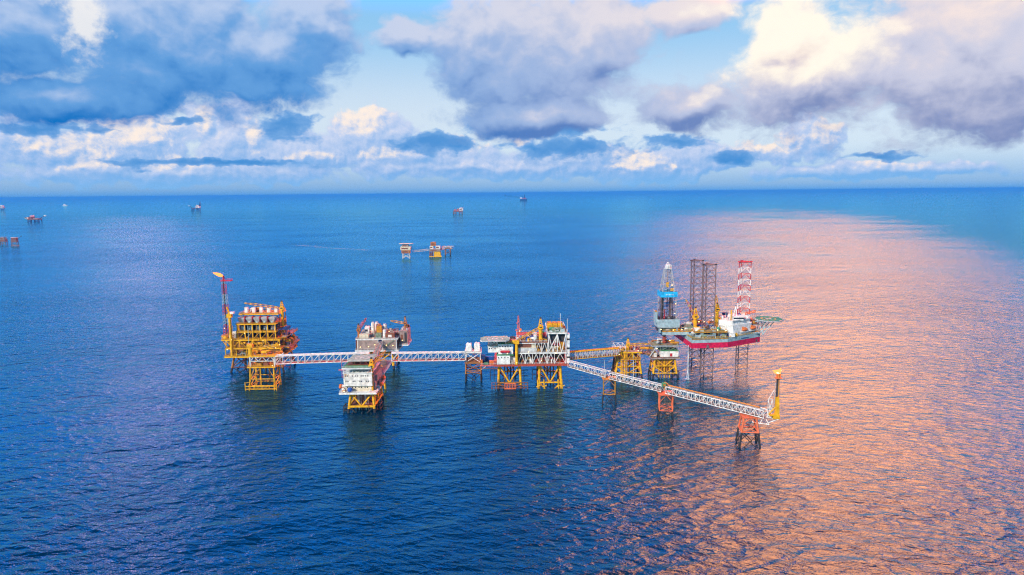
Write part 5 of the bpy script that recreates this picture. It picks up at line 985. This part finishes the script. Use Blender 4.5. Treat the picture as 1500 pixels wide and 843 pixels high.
far_platform('far_platform', 'distant dark platform with white flare tip held out to its left, near the horizon', -3233, 7041, 120, 22, ((-36, 44, 22, 30, 'navy'), (10, 46, 30, 48, 'white'), (16, 36, 48, 58, 'white')), ((-34, -14, 'navy'), (16, 40, 'navy')), None, (-36, 30, -64, 50, 'white'), extra=(('derrick', lambda x, y: MB().frustum((x+40, x+52, y-6, y+6), (x+48, x+54, y-2, y+2), 48, 92, 'navy')),))
far_platform('far_platform', 'distant rusty and white platform with flare tip held out to its right', -2916, 4191, 110, 15, ((-30, 40, 15, 22, 'leg_grey'), (-42, -24, 22, 30, 'white_stained'), (-16, -4, 22, 34, 'rust'), (-11, -7, 34, 42, 'white'), (8, 24, 22, 26, 'grey')), ((-28, -6, 'navy'), (14, 38, 'navy')), (-50, -30, 30.5, 'grey'), (40, 22, 70, 39, 'white'))
far_platform('far_platform', 'small reddish platform with white roof and slim boom near the left edge', -1551, 2132, 30, 12, ((-8, 9, 12, 20, 'leg_grey'), (-7, 8, 20, 26, 'rust')), ((-8, 9, 'leg_grey'),), (-9, 10, 27, 'pale_grey'), (9, 20, 23, 31, 'dark'), extra=(('boat_landing', lambda x, y: MB().box(x-10, x+16, y-4, y-3, 0.6, 2.4, 'orange_brown')),))
far_platform('far_platform', 'reddish platform cut by the left edge of the picture beside the white-roofed one', -1612, 2169, 34, 14, ((-10, 9, 12, 20, 'leg_grey'), (-10, 6, 20, 25, 'cladding')), ((-8, 8, 'leg_grey'),), (-12, 10, 26, 'grey'))
far_platform('far_platform', 'tiny grey platform cut by the left edge of the picture just below the horizon', -6345, 8556, 120, 20, ((-30, 36, 20, 34, 'grey'), (0, 30, 34, 60, 'white')), ((-28, -6, 'navy'), (10, 34, 'navy')))
T = Thing('supply_vessel', 'tiny white vessel alone near the horizon, farthest left of the distant ships', 'ship', (-7746, 11960, 0), 'far ships')
T.part('hull', MB().prism([(-7790, 11950), (-7720, 11950), (-7704, 11960), (-7720, 11970), (-7790, 11970)], -2, 14, 'pale_grey')); T.part('superstructure', MB().box(-7780, -7740, 11951, 11969, 14, 27, 'white').box(-7772, -7752, 11953, 11967, 27, 34, 'white'))
T = Thing('drill_ship', 'far vessel with tall dark derrick and trailing smoke on the horizon', 'ship', (242, 13347, 0), 'far ships')
T.part('hull', MB().prism([(170, 13330), (285, 13330), (312, 13347), (285, 13364), (170, 13364)], -3, 34, 'navy')); T.part('superstructure', MB().box(172, 205, 13331, 13363, 34, 62, 'white').box(220, 292, 13333, 13361, 34, 48, 'pink_red')); T.part('derrick', MB().frustum((248, 276, 13335, 13359), (258, 266, 13343, 13351), 48, 116, 'navy')); T.part('deck_crane', MB().tube((222, 13347, 48), (214, 13347, 92), 5, 'navy'))
m = bpy.data.materials.new('smoke_air'); m.use_nodes = True; t = m.node_tree; t.nodes.clear(); va = t.nodes.new('ShaderNodeVolumeAbsorption'); va.inputs[0].default_value = (0.1, 0.12, 0.16, 1); va.inputs[1].default_value = 0.007
mo = t.nodes.new('ShaderNodeOutputMaterial'); t.links.new(va.outputs[0], mo.inputs['Volume']); _mats['smoke_air'] = m
mb = MB(); rs = random.Random(4)
for k in range(9): xx = 165-k*34; rr = rs.uniform(14, 26); mb.vessel((xx-30, 13347, 52+k*7+rs.uniform(-8, 8)), (xx+26, 13347, 50+k*6+rs.uniform(-8, 8)), rr, 'smoke_air', 8)
sm = mb.build('smoke', None); sm['kind'] = 'stuff'
